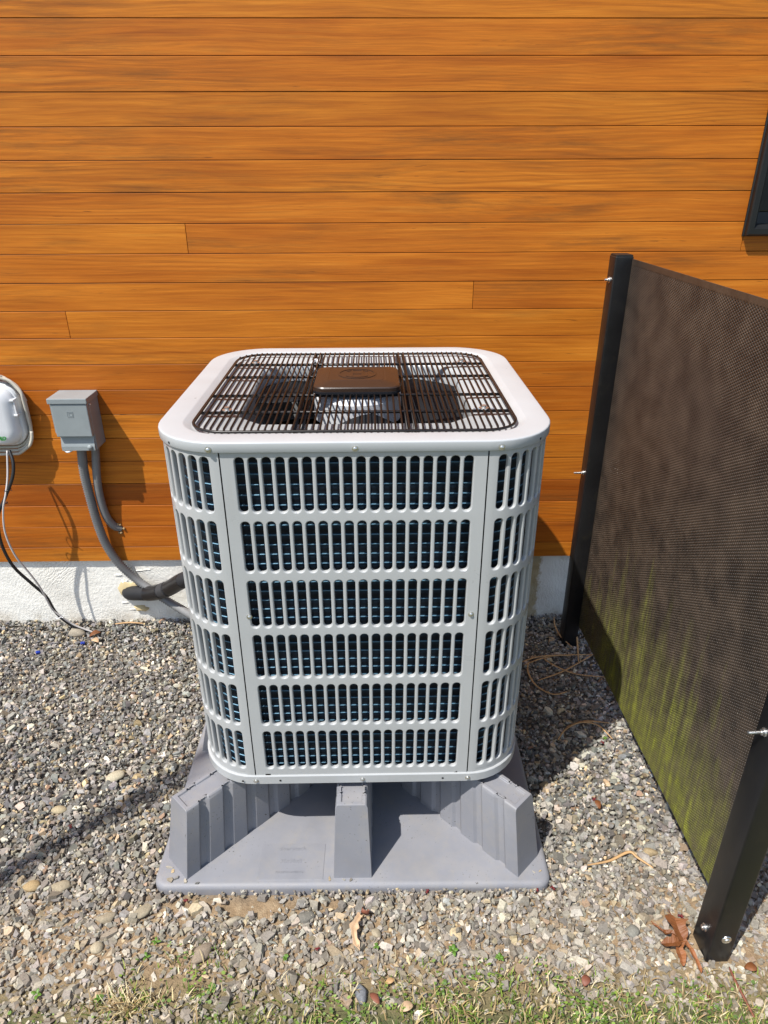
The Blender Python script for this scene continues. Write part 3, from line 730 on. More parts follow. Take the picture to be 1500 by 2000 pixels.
# ================================================================== DISCONNECT BOX
def disconnect():
    x0, x1 = -.932, -.8155; z0, z1 = .712, .8810; yf = WY-.097
    cx = (x0+x1)/2
    root = empty('disconnect_box', (cx, WY, z0), 'grey metal electrical disconnect box mounted on the orange boards', 'electrical box')
    off = (cx, WY, z0)
    m = MB(); m.box(x0+.006, x1-.003, yf+.022, WY-.0015, z0, z1-.004); body = m.build('enclosure', M_box, root, off=off); bevel(body, .002)
    # sloped lower lip: a shallow chin below the door
    m = MB(); zc = .763
    m.loops([[(x0+.009, yf+.0215, zc), (x0+.009, yf+.0215, z0+.014), (x0+.009, yf+.0215, z0+.001), (x0+.009, yf+.012, z0+.001), (x0+.009, yf+.012, z0+.014)],
             [(x1-.006, yf+.0215, zc), (x1-.006, yf+.0215, z0+.014), (x1-.006, yf+.0215, z0+.001), (x1-.006, yf+.012, z0+.001), (x1-.006, yf+.012, z0+.014)]], True, True)
    m.build('chin', M_box, root, off=off)
    # door
    m = MB(); m.box(x0+.006, x1-.003, yf+.003, yf+.0215, .7605, .8630); door = m.build('door', M_box, root, off=off); bevel(door, .0025)
    m = MB(); m.box(x0+.0005, x0+.0055, yf+.012, WY-.002, .770, .8625); m.build('side_flange', M_box, root, off=off)
    # embossed square emblem with a letter D
    ex, ez, h = -.8720, .8320, .0090; y = yf+.0022
    e = MB()
    for hh, t in ((h, .0012), (h*.62, .0010)):
        sh_ = .0012 if hh < h else 0
        e.box(ex-hh+sh_, ex+hh+sh_, y, y+.0012, ez+hh-t, ez+hh); e.box(ex-hh+sh_, ex+hh+sh_, y, y+.0012, ez-hh, ez-hh+t)
        e.box(ex-hh+sh_, ex-hh+t+sh_, y, y+.0012, ez-hh+t, ez+hh-t)
        if hh == h: e.box(ex+hh-t, ex+hh, y, y+.0012, ez-hh+t, ez+hh-t)
    e.tube([(ex+.0012+h*.62*math.cos(a)*.62+.0022, y+.0006, ez+h*.62*math.sin(a)*.9) for a in np.linspace(-PI/2, PI/2, 9)], .0007, 4)
    e.build('emblem', M_box, door, off=off)
    # hood lid
    m = MB(); m.box(x0-.001, x1+.0005, yf, WY-.001, .8640, z1); hood = m.build('hood', M_box, root, off=off); bevel(hood, .0022)
    m = MB(); m.lathe([(.0035, 0), (.0035, .002), (.0, .003)], 8, Matrix.Translation((x1-.0030, yf+.030, .8550)) @ Matrix.Rotation(PI/2, 4, 'Y'), cap=False); m.build('rivet', M_bolt, root, True, off)
    m = MB(); m.lathe([(.0085, 0), (.0080, .003), (.005, .0055), (.0, .0065)], 12, Matrix.Translation((-.836, yf+.0118, z0+.0115)) @ Matrix.Rotation(PI/2, 4, 'X'), cap=False); m.build('plug', M_box, root, True, off, 50)
    m = MB(); m.tube(smooth_path([(x0+.012, yf+.02, z0-.001), (x0+.025, yf+.012, z0-.004), (x0+.036, yf+.02, z0-.001)], 4), .003, 6); m.build('locknut', M_plastic, root, True, off)
disconnect()

# ================================================================== WHITE UTILITY BOX AND CABLES
def utility_box():
    cx, cz = -1.190, .812
    root = empty('utility_box', (cx, WY, cz-.12), 'white plastic utility box with green lettering at the left edge', 'utility box')
    off = (cx, WY, cz-.12)
    def lp(hx, hz, r, y, dx=0, dz=0, n=8): return [(cx+dx+a, y, cz+dz+b) for a, b in rrect(hx, hz, r, n)]
    m = MB(); m.loops([lp(.142, .100, .050, WY-.0015), lp(.142, .100, .050, WY-.030), lp(.138, .096, .048, WY-.036), lp(.132, .090, .044, WY-.037)], False, True)
    m.build('back_shell', M_plastic, root, True, off, 35)
    m = MB(); m.loops([lp(.134, .092, .046, WY-.034), lp(.135, .093, .046, WY-.044), lp(.130, .090, .045, WY-.054, -.002), lp(.122, .084, .042, WY-.064, -.004), lp(.110, .076, .036, WY-.069, -.006, -.001), lp(.060, .045, .022, WY-.071, -.006, -.002)], False, True)
    cv = m.build('cover', M_plastic, root, True, off)
    me = text_mesh('RD', .0165, .0003, 'LEFT', .0006); o = link('lettering', me, M_green, cv)
    sh = Matrix(((1, .25, 0, 0), (0, 1, 0, 0), (0, 0, 1, 0), (0, 0, 0, 1))); me.transform(sh)
    o.rotation_euler = (PI/2, 0, 0); o.location = (-1.1165-off[0], WY-.0715-off[1], .7435-off[2])
    # hinge clip
    m = MB(); x = cx+.134
    m.box(x-.006, x+.006, WY-.060, WY-.030, .862, .868); m.box(x-.004, x+.008, WY-.058, WY-.034, .815, .821); m.box(x+.001, x+.006, WY-.055, WY-.038, .821, .862)
    bevel(m.build('latch', M_plastic, root, off=off), .0015)
    return cx, cz
bx_, bz_ = utility_box()
def coil_cable():
    r = random.Random(2); pts = []
    turns = 4
    for t in range(turns):
        o = .150 + .0035*t; oz = .109 + .0035*t
        base = rrect(o, oz, .075, 5)
        for k, (a, b) in enumerate(base):
            pts.append((bx_+a+r.uniform(-.002, .002), WY-.010-.0085*t+r.uniform(-.002, .002), bz_+.004+b+r.uniform(-.002, .002)-.004*t*(b < 0)))
    m = MB(); m.tube(smooth_path(pts, 3), .0050, 6)
    tag(m.build('coiled_cable', M_cable, None, True), 'cream cable wound in a coil around the white utility box', 'cable')
coil_cable()
BLK = [(-1.097, 0.885, 0.707), (-1.084, 0.865, 0.672), (-1.091, 0.85, 0.627), (-1.123, 0.84, 0.566), (-1.159, 0.835, 0.501), (-1.172, 0.835, 0.408), (-1.158, 0.84, 0.319), (-1.123, 0.855, 0.243), (-1.092, 0.87, 0.178), (-1.08, 0.885, 0.1), (-1.042, 0.895, 0.038), (-1.004, 0.9, 0.014), (-0.969, 0.905, -0.006)]
m = MB(); m.tube(smooth_path(BLK, 6), .0052, 7); tag(m.build('black_cable', M_blk, None, True), 'black cable hanging from the white box down to the gravel', 'cable')
WHT = [(-1.104, 0.885, 0.707), (-1.108, 0.858, 0.632), (-1.117, 0.838, 0.58), (-1.132, 0.828, 0.531), (-1.144, 0.825, 0.451), (-1.135, 0.83, 0.363), (-1.11, 0.845, 0.28), (-1.095, 0.857, 0.217), (-1.086, 0.873, 0.13), (-1.071, 0.88, 0.097), (-1.033, 0.887, 0.05), (-0.997, 0.893, 0.023), (-0.965, 0.895, 0.006)]
m = MB(); m.tube(smooth_path(WHT, 6), .0032, 6); tag(m.build('pale_cable', M_wht, None, True), 'thin pale cable running beside the black cable on the left', 'cable')
for k, (p, ax_) in enumerate([((-1.113,.848,.590), .3), ((-1.132,.842,.545), .3), ((-1.072,.883,.085), .8)]):
    m = MB(); c = [(p[0]+.0105*math.cos(t), p[1]+.0105*math.sin(t), p[2]+.003*math.cos(t)) for t in np.linspace(0, 2*PI, 10)[:-1]]
    m.tube(c, .0013, 4, closed=True); m.tube([(p[0]+.010, p[1]-.004, p[2]), (p[0]+.020, p[1]-.012, p[2]+.004)], .0012, 4)
    tag(m.build('cable_tie', M_blk if k < 2 else M_plastic, None), ['black tie binding the two cables, the upper one', 'black tie binding the two cables, the lower one on the boards', 'pale tie binding the two cables against the white foundation'][k], 'cable tie', 'cable ties')
# ribbed flexible conduit
FLEX = [(-.879,.895,.718),(-.880,.898,.699),(-.889,.905,.628),(-.890,.91,.553),(-.885,.915,.439),(-.873,.92,.352),(-.845,.925,.275),(-.804,.93,.213),(-.754,.92,.173),(-.705,.9,.147),(-.644,.87,.125),(-.56,.80,.13),(-.46,.70,.20),(-.40,.66,.28),(-.36,.64,.30)]
sp = smooth_path(FLEX, 30); 
# resample evenly so that each rib is one ring
acc = [0]; 
for a, b in zip(sp, sp[1:]): acc.append(acc[-1]+(b-a).length)
npt = int(acc[-1]/.0042); rs_, pp = [], []; j = 0
for k in range(npt):
    s = acc[-1]*k/(npt-1)
    while j < len(acc)-2 and acc[j+1] < s: j += 1
    t = (s-acc[j])/max(1e-9, acc[j+1]-acc[j]); pp.append(sp[j].lerp(sp[j+1], t)); rs_.append(.0156 if k % 2 else .0120)
m = MB(); m.tube(pp, rs_, 9); tag(m.build('flexible_conduit', M_cond, None, True), 'ribbed grey flexible conduit curving from the grey box towards the machine', 'conduit')
m = MB(); m.tube(smooth_path([(-.843,.915,.718),(-.845,.917,.690),(-.857,.918,.604),(-.862,.922,.529),(-.858,.93,.456),(-.845,.943,.412),(-.826,.956,.395)], 8), .0130, 10)
cd = m.build('smooth_conduit', M_cond, None, True); tag(cd, 'smooth grey conduit bending from the grey box into the wooden wall', 'conduit')
rr = random.Random(6); m = MB()
for k in range(9):
    a = rr.uniform(0, 6.28); q = (-.829+.016*math.cos(a), WY-.003, .398+.016*math.sin(a)); s = rr.uniform(.003, .006)
    m.lathe([(0, -s), (s, -.3*s), (s*.8, .5*s), (0, s)], 6, Matrix.Translation(q), cap=False)
m.build('sealant', M_seal, cd, True)
# insulated refrigerant pipe
PIPE = [(-.850,.985,.128),(-.839,.958,.133),(-.79,.928,.150),(-.734,.9,.168),(-.668,.86,.210),(-.609,.82,.262),(-.54,.765,.32),(-.46,.70,.36),(-.40,.66,.37),(-.345,.63,.37)]
sp = smooth_path(PIPE, 10)
def piece(a, b, r, mt, name, par=None):
    m = MB(); m.tube(sp[a:b+1], r, 14); o = m.build(name, mt, par, True, None, 50); return o
pipe = piece(0, len(sp)-1, .0262, M_foam, 'refrigerant_pipe'); tag(pipe, 'black foam insulated pipe with taped bands leaving the white foundation', 'pipe')
piece(25, 35, .0271, M_tape, 'tape_band', pipe); piece(36, 40, .0276, M_tape2, 'tape_band', pipe); piece(41, 52, .0270, M_tape, 'tape_band', pipe)

# ================================================================== GRAVEL
def convex(rng, n=9):
    """random flat angular chip as a convex hull"""
    bm = bmesh.new()
    by, bz = rng.uniform(.58, .92), rng.uniform(.24, .44)
    if rng.uniform() < .85:      # split slab: irregular polygon with two near-parallel faces and sharp rims
        k = int(rng.integers(4, 7)); an = np.sort((np.arange(k)+rng.uniform(-.32, .32, k))*2*PI/k); rad = rng.uniform(.72, 1.12, k)
        tx, ty = rng.uniform(-.35, .35, 2); sh = rng.uniform(-.18, .18, 2); sc_ = rng.uniform(.62, .95)
        for q in range(k):
            px, py = rad[q]*math.cos(an[q]), rad[q]*math.sin(an[q])*by
            bm.verts.new((px, py, -bz)); bm.verts.new((px*sc_+sh[0], py*sc_+sh[1]*by, bz*(1+tx*px+ty*py)))
    else:
        for k in range(n):
            v = rng.normal(size=3); v /= np.linalg.norm(v); v *= np.array([1, by, bz]) * rng.uniform(.8, 1.15)
            bm.verts.new(v)
    r = bmesh.ops.convex_hull(bm, input=bm.verts); 
    loose = [v for v in bm.verts if not v.link_faces]
    if loose: bmesh.ops.delete(bm, geom=loose, context='VERTS')
    bmesh.ops.triangulate(bm, faces=bm.faces); bmesh.ops.recalc_face_normals(bm, faces=bm.faces)
    bm.verts.ensure_lookup_table(); bm.verts.index_update()
    V = np.array([v.co[:] for v in bm.verts]); T = np.array([[v.index for v in f.verts] for f in bm.faces]); bm.free()
    return V, T
PAL = np.array([(.155,.155,.152), (.105,.106,.108), (.225,.222,.212), (.275,.262,.232), (.190,.168,.132), (.330,.308,.262), (.270,.222,.152), (.130,.122,.110), (.36,.285,.175), (.43,.41,.365), (.185,.190,.195), (.21,.145,.100)])
PAL = PAL*np.array([1.05, 1.0, .92])
PW = np.array([.19, .15, .16, .10, .085, .07, .060, .08, .022, .025, .125, .018]); PW /= PW.sum()
def in_pad(x, y, grow=0.0):
    c, s = math.cos(-PADA), math.sin(-PADA); dx, dy = x-PADX, y-PADY
    return (np.abs(c*dx-s*dy) < PADW+grow) & (np.abs(s*dx+c*dy) < PADW+grow)
def soil_amount(x, y):
    """0 = full gravel, 1 = bare soil or turf"""
    s = np.zeros_like(x)
    for cx, cy, rx, ry, a in ((-.24, -.145, .13, .030, .96), (-.36, -.130, .07, .022, .85), (-.10, -.140, .08, .016, .6), (-.39, -.312, .10, .040, .99), (-.36,-.275,.10,.05,.5)):
        s = np.maximum(s, a*np.exp(-(((x-cx)/rx)**2+((y-cy)/ry)**2)))
    line = -.266 + .022*np.sin(x*6+.5) - .065*np.clip((-.10-x)/.5, 0, 1)
    t = np.clip((line-y)/.15, 0, 1)
    return np.maximum(s, t*.78)
def gravel():
    rng = np.random.default_rng(11); shapes = [convex(rng, int(rng.integers(8, 12))) for _ in range(40)]
    N0 = 128000
    y = rng.uniform(-.62, .962, N0); x = rng.uniform(-2.0, 1.85, N0)
    N1 = 15000; y = np.concatenate([y, rng.uniform(-.50, -.02, N1)]); x = np.concatenate([x, rng.uniform(-1.1, 1.2, N1)]); N0 += N1
    half_l = 1.02+.95*np.clip((y+.45)/1.4, 0, 1); half_r = 1.10+.72*np.clip((y+.45)/1.4, 0, 1)
    keep = (x > -half_l) & (x < half_r) & ~in_pad(x, y, -.002) & (rng.uniform(size=N0) < (1-soil_amount(x, y))**1.8)
    # stones do not sit inside posts
    for px, py in ((SXR, SYR), (SXF, SYF)): keep &= ~((np.abs(x-px) < .027) & (np.abs(y-py) < .034))
    x, y = x[keep], y[keep]; n = len(x)
    size = np.clip(rng.lognormal(math.log(.0063), .44, n), .0030, .0180)
    size *= 1-.16*np.clip((y-.05)/.6, 0, 1)
    near = in_pad(x, y, .012); size[near] = np.minimum(size[near], .006)
    z = rng.uniform(-.010, .0075, n) - .001*(size > .01)
    zw = np.clip((y-.78)/.17, 0, 1)**2*.012; z += zw
    pc, ps = math.cos(-PADA), math.sin(-PADA); ex = np.abs(pc*(x-PADX)-ps*(y-PADY))-PADW; ey = np.abs(ps*(x-PADX)+pc*(y-PADY))-PADW
    z += .006*np.exp(-np.maximum(np.maximum(ex, ey), 0)/.05)
    ci = rng.choice(len(PAL), n, p=PW); col = PAL[ci]*1.28*rng.uniform(.50, 1.50, (n, 1))*rng.uniform(.95, 1.05, (n, 3))
    # the stones towards the front carry sandy dust, those by the wall are slatier
    warm = np.clip((.15-y)/.5, 0, 1)[:, None]; col = col*(1-.40*warm)+np.array([.36,.29,.20])*.40*warm
    VV, TT, CC, base_i = [], [], [], 0
    sh = rng.integers(0, len(shapes), n)
    for k, (V, T) in enumerate(shapes):
        idx = np.where(sh == k)[0]; m_ = len(idx)
        if not m_: continue
        tilt = rng.normal(0, .68, m_); tdir = rng.uniform(0, 2*PI, m_); spin = rng.uniform(0, 2*PI, m_)
        ax = np.stack([np.cos(tdir), np.sin(tdir), np.zeros(m_)], 1)
        c, s = np.cos(spin), np.sin(spin); Rz = np.zeros((m_, 3, 3)); Rz[:,0,0]=c; Rz[:,0,1]=-s; Rz[:,1,0]=s; Rz[:,1,1]=c; Rz[:,2,2]=1
        K = np.zeros((m_, 3, 3)); K[:,0,1]=-ax[:,2]; K[:,0,2]=ax[:,1]; K[:,1,0]=ax[:,2]; K[:,1,2]=-ax[:,0]; K[:,2,0]=-ax[:,1]; K[:,2,1]=ax[:,0]
        Rt = np.eye(3)[None]+np.sin(tilt)[:,None,None]*K+(1-np.cos(tilt))[:,None,None]*(K@K)
        st = np.stack([rng.uniform(.85, 1.3, m_), rng.uniform(.8, 1.05, m_), rng.uniform(.8, 1.4, m_)], 1)*size[idx][:, None]
        P = np.einsum('mij,mvj->mvi', Rt@Rz, V[None]*st[:, None, :])+np.stack([x[idx], y[idx], z[idx]], 1)[:, None, :]
        nv = len(V); VV.append(P.reshape(-1, 3)); TT.append((T[None]+(np.arange(m_)*nv)[:, None, None]).reshape(-1, 3)+base_i); base_i += m_*nv
        CC.append(np.repeat(col[idx], nv, 0))
    V = np.concatenate(VV); T = np.concatenate(TT); Cc = np.concatenate(CC)
    V[:, 1] = np.minimum(V[:, 1], .963)
    o = tri_mesh('gravel', V, T, Cc, M_stone); tag(o, 'grey and tan crushed stone gravel around the heat pump', 'gravel', kind='stuff')
    return shapes
def tri_mesh(name, V, T, Cc, mt, parent=None, smooth=False):
    me = bpy.data.meshes.new(name); me.vertices.add(len(V)); me.vertices.foreach_set('co', V.ravel().astype(np.float32))
    k = T.shape[1]
    me.loops.add(T.size); me.loops.foreach_set('vertex_index', T.ravel().astype(np.int32))
    me.polygons.add(len(T)); me.polygons.foreach_set('loop_start', (np.arange(len(T))*k).astype(np.int32)); me.polygons.foreach_set('loop_total', np.full(len(T), k, np.int32))
    me.update(calc_edges=True)
    if Cc is not None:
        a = me.color_attributes.new('tint', 'FLOAT_COLOR', 'POINT'); a.data.foreach_set('color', np.concatenate([Cc, np.ones((len(Cc), 1))], 1).ravel().astype(np.float32))
    if not smooth: me.shade_flat()
    return link(name, me, mt, parent, smooth)
SHAPES = gravel()

# distinct larger stones
def pebble(x, y, a, b, c, rot, col, label, rough=False, z=None, group='larger stones in the gravel', seed=0):
    rng = np.random.default_rng(seed+5)
    bm = bmesh.new(); bmesh.ops.create_icosphere(bm, subdivisions=3, radius=1)
    ph = rng.uniform(0, 6, 6); fr = rng.uniform(1.2, 3.2, (6, 3))
    for v in bm.verts:
        p = v.co.copy(); d = 1
        for k in range(6): d += (.075 if rough else .04)*math.sin(fr[k]@np.array(p[:])+ph[k])
        q = p*d
        if rough:
            for k in range(5):
                nrm = Vector((math.cos(ph[k]*1.7), math.sin(ph[k]*1.7), .5*math.sin(ph[k]))).normalized(); t = q.dot(nrm)
                if t > .78: q -= nrm*(t-.78)*.85
        v.co = (q.x*a, q.y*b, q.z*c)
    bm.transform(Matrix.Rotation(rot, 4, 'Z')); V = np.array([v.co[:] for v in bm.verts])
    bm.verts.index_update(); T = np.array([[v.index for v in f.verts] for f in bm.faces]); bm.free()
    o = tri_mesh('stone', V, T, np.tile(np.array(col)*.82, (len(V), 1)), M_stone, smooth=True); o.location = (x, y, c*.35+.003 if z is None else z)
    tag(o, label, 'stone', group); return o
PEB = [(-.760,-.088,.020,.014,.010,.1,(.42,.30,.15),'tan oval pebble in the gravel near the left edge, low down',0),
 (-.690,-.089,.024,.016,.010,.15,(.36,.30,.20),'wide buff stone right of the tan oval pebble on the left',1),
 (-.675,.233,.026,.016,.010,.35,(.50,.44,.31),'pale cream oval pebble left of the heat pump',0),
 (-.783,.126,.020,.012,.009,0,(.44,.36,.22),'small yellowish pebble above the shadow band on the left',0),
 (-.334,-.247,.024,.015,.011,.75,(.29,.225,.16),'brown oval pebble tilted beside the bare soil patch',0),
 (-.282,-.179,.022,.009,.009,.5,(.43,.37,.27),'long pale chip in front of the grey base',1),
 (-.119,-.173,.020,.015,.011,.3,(.19,.175,.145),'dark angular stone in front of the grey base',1),
 (.033,-.212,.011,.011,.009,0,(.41,.34,.23),'round tan pebble beside the curled dry leaf',0),
 (.694,-.027,.019,.010,.009,-.05,(.36,.27,.15),'flat brown pebble between the base and the screen',0),
 (.587,-.219,.014,.014,.009,0,(.23,.22,.185),'round grey green pebble left of the oak leaf',0),
 (-.560,-.232,.014,.013,.009,0,(.44,.37,.25),'round sandy pebble among chips at lower left',0),
 (-.560,-.167,.022,.013,.010,.4,(.34,.28,.19),'speckled tan stone at lower left above the sandy pebble',1),
 (-.488,-.155,.030,.015,.010,.7,(.35,.295,.20),'long tan stone slab just left of the base corner',1),
 (.001,-.334,.013,.020,.010,.2,(.20,.205,.215),'blue grey stone standing in the grass at bottom centre',1),
 (-1.029,.893,.034,.022,.018,.1,(.36,.31,.235),'flat buff rock lying against the foundation under the black cable',1)]
for k, (x, y, a, b, c, r_, col, lab, rg) in enumerate(PEB): pebble(x, y, a, b, c, r_, col, lab, bool(rg), seed=k)
# gravel chips lying on the base
CH = [(-.449,-.059,.011,.005),(-.438,-.068,.008,.006),(-.440,-.090,.013,.008),(-.426,-.088,.008,.006),(-.403,-.0945,.006,.006),(-.375,-.100,.007,.005),(-.073,-.0955,.007,.0045),(-.040,-.0985,.005,.0035),(-.024,-.0985,.005,.004),(.399,-.086,.007,.003),(.415,-.084,.005,.004)]
CL = ['topmost grey chip behind the left corner of the grey base', 'second grey chip on the left corner of the grey base', 'largest pale chip on the left corner of the grey base', 'grey chip beside the largest pale one on the base corner', 'small chip at the foot of the left corner leg', 'small tan chip right of the left corner leg foot', 'brown chip left of the middle leg foot', 'tiny tan chip in front of the middle leg, left of two', 'tiny tan chip in front of the middle leg, right of two', 'thin dark chip on the right corner of the grey base', 'small pale chip on the right corner of the grey base']
for k, ((x, y, a, b), lab) in enumerate(zip(CH, CL)):
    V, T = SHAPES[k]; V = V*np.array([a, b, b*.9]); an = k*1.3; c, s = math.cos(an), math.sin(an)
    V = np.stack([V[:,0]*c-V[:,1]*s, V[:,0]*s+V[:,1]*c, V[:,2]], 1)
    o = tri_mesh('stone_chip', V, T, np.tile(PAL[(k*5+3) % 9]*1.15, (len(V), 1)), M_stone); o.location = (x, y, .024-V[:,2].min()*.9); tag(o, lab, 'stone', 'gravel chips on the grey base')

# ================================================================== GRASS AND WEEDS
def grass():
    rng = np.random.default_rng(21); n = 95000
    x = rng.uniform(-1.25, 1.45, n); y = rng.uniform(-.75, -.20, n)
    cl = np.sin(x*23+np.sin(y*31)*1.5)*np.cos(y*27+x*9)+.6*np.sin(x*61+y*47)
    dens = np.clip(soil_amount(x, y)*1.5-.10, 0, 1)*np.clip(.62+.42*cl, .10, 1)
    # turf is thicker towards the right; a straw tussock sits at lower left
    dens *= np.clip(.66+.55*x, .25, 1.0)
    tus = np.exp(-(((x+.46)/.07)**2+((y+.352)/.022)**2)); dens = np.maximum(dens, tus*.95)
    bare = np.exp(-(((x+.39)/.09)**2+((y+.305)/.028)**2)); dens *= 1-.97*bare
    k = rng.uniform(size=n) < dens; x, y, cl, tus = x[k], y[k], cl[k], tus[k]; n = len(x)
    dry = rng.uniform(size=n) < np.clip(.40-.24*cl+.45*tus+.14*np.clip(x, 0, 1), .10, .93)
    L = rng.uniform(.007, .024, n)*np.where(dry, 1.35, 1.0)*(1+.8*tus); wd = rng.uniform(.0007, .0017, n)
    a = rng.uniform(0, 2*PI, n); lean = np.where(dry, rng.uniform(.9, 1.6, n), rng.uniform(.3, 1.35, n))
    d = np.stack([np.cos(a), np.sin(a)], 1); pd = np.stack([-np.sin(a), np.cos(a)], 1)
    S = 4; VV = np.zeros((n, 2*S+1, 3)); h = rng.uniform(.000, .009, n); px, py = x.copy(), y.copy()
    kink = rng.uniform(-.5, .5, n)
    for i in range(S+1):
        wi = wd*(1-(i/S)**1.5*.85)
        aa = a+kink*i*.35; pdi = np.stack([-np.sin(aa), np.cos(aa)], 1)
        if i < S:
            VV[:, 2*i, 0], VV[:, 2*i, 1], VV[:, 2*i, 2] = px-pdi[:,0]*wi, py-pdi[:,1]*wi, h
            VV[:, 2*i+1, 0], VV[:, 2*i+1, 1], VV[:, 2*i+1, 2] = px+pdi[:,0]*wi, py+pdi[:,1]*wi, h
        else: VV[:, 2*S, 0], VV[:, 2*S, 1], VV[:, 2*S, 2] = px, py, h
        th = np.clip(lean*(.35+.85*i/S), 0, 1.72); st = L/S
        px = px+np.cos(aa)*st*np.sin(th); py = py+np.sin(aa)*st*np.sin(th); h = np.maximum(h+st*np.cos(th), .002)
    F_ = []
    for i in range(S-1): F_ += [[2*i, 2*i+1, 2*i+3], [2*i, 2*i+3, 2*i+2]]
    F_ += [[2*S-2, 2*S-1, 2*S]]; F_ = np.array(F_)
    T = (F_[None]+(np.arange(n)*(2*S+1))[:, None, None]).reshape(-1, 3)
    gcol = np.array([(.12,.19,.022), (.19,.265,.035), (.08,.14,.022), (.26,.29,.055)])[rng.integers(0, 4, n)]
    dcol = np.array([(.48,.38,.19), (.38,.27,.12), (.58,.49,.29), (.30,.20,.09)])[rng.integers(0, 4, n)]
    col = np.where(dry[:, None], dcol, gcol)*rng.uniform(.75, 1.25, (n, 1))
    o = tri_mesh('grass', VV.reshape(-1, 3), T, np.repeat(col, 2*S+1, 0), M_grass); tag(o, 'thin turf of green and straw coloured grass along the bottom', 'grass', kind='stuff')
    # low moss and clover leaves: tiny round leaves
    n = 44000; x = rng.uniform(-1.1, 1.3, n); y = rng.uniform(-.70, -.22, n)
    cl = np.sin(x*19+np.sin(y*29)*1.5+1)*np.cos(y*33+x*7)+.5*np.sin(x*53+y*41)
    k = rng.uniform(size=n) < np.clip(soil_amount(x, y)*1.7-.10, 0, 1)*np.clip(.25+.6*cl, .03, 1)*np.clip(.7+.5*x, .3, 1); x, y = x[k], y[k]; n = len(x)
    a = rng.uniform(0, 2*PI, n); r_ = rng.uniform(.0018, .0045, n); ti = rng.uniform(-.5, .5, (n, 2)); z = rng.uniform(.007, .015, n)
    V = np.zeros((n, 6, 3))
    for i in range(6):
        ca, sa = np.cos(a+i*PI/3), np.sin(a+i*PI/3); V[:, i, 0] = x+r_*ca; V[:, i, 1] = y+r_*sa*.7; V[:, i, 2] = z+r_*(ti[:,0]*ca+ti[:,1]*sa)
    T = (np.array([[0,1,2],[0,2,3],[0,3,4],[0,4,5]])[None]+(np.arange(n)*6)[:, None, None]).reshape(-1, 3)
    col = np.array([(.11,.18,.02), (.16,.24,.03), (.08,.14,.02)])[rng.integers(0, 3, n)]*rng.uniform(.8, 1.2, (n, 1))
    o = tri_mesh('ground_cover', V.reshape(-1, 3), T, np.repeat(col, 6, 0), M_grass); tag(o, 'tiny green clover and moss leaves in the turf', 'ground cover', kind='stuff')
grass()

def leaf_mesh(mb, base, direction, length, width, curl=.3, n=7, tiltside=0.0, z_lift=.0):
    """one pointed oval leaf with a midrib fold, starting at base"""
    d = Vector((math.cos(direction), math.sin(direction), 0)); s = Vector((-d.y, d.x, 0)); L = []
    for i in range(n+1):
        t = i/n; wdt = width*math.sin(PI*min(1, t*.92+.04))**.8*(1-.15*t)
        c = Vector(base)+d*length*t*math.cos(curl*t)+Vector((0, 0, z_lift*t+length*curl*t*(1-t)*1.4))
        L.append([c-s*wdt+Vector((0,0,wdt*.35)), c, c+s*wdt+Vector((0,0,wdt*.35+tiltside*wdt))])
    return mb.loops(L, closed=False)
def solid(o, t=.0006):
    m = o.modifiers.new('solid', 'SOLIDIFY'); m.thickness = t; return o
WEEDS = [(-.436,-.223,.011,4,'three leaved green seedling left of the brown oval pebble'), (-.447,-.255,.012,3,'small green seedling just above the bare soil patch'), (.195,-.254,.016,5,'upright green weed right of the curled leaf'),
         (.033,-.242,.008,5,'tiny green sprout below the curled dry leaf'), (.290,-.270,.011,7,'low spreading green weed in the gravel, right of centre'), (-.299,-.320,.011,7,'green clump at the bottom left of centre'), (-.157,-.262,.009,6,'small green sprout in front of the base, left of centre'),
         (-.520,-.335,.010,5,'faint green tuft beside the straw tussock'), (.70,.345,.010,4,'green sprout at the foot of the perforated screen'), (-.645,-.325,.014,4,'green blades at the lower left corner')]
for k, (x, y, s, nl, lab) in enumerate(WEEDS):
    rr = random.Random(k+40); s *= .85; root = empty('weed', (x, y, .004), lab, 'weed', 'weeds sprouting in the gravel')
    m = MB(); m.tube([(0, 0, -.006), (.001, 0, .002), (.0, .001, .006)], .0009, 5); m.build('stem', M_weed, root, True)
    for i in range(nl):
        m = MB(); leaf_mesh(m, (0, 0, .005), i*2*PI/nl+rr.uniform(-.35, .35), s*rr.uniform(.8, 1.25), s*.30, rr.uniform(.1, .5), z_lift=s*rr.uniform(.1, .55))
        solid(m.build('leaf', M_weed, root, True), .0004)

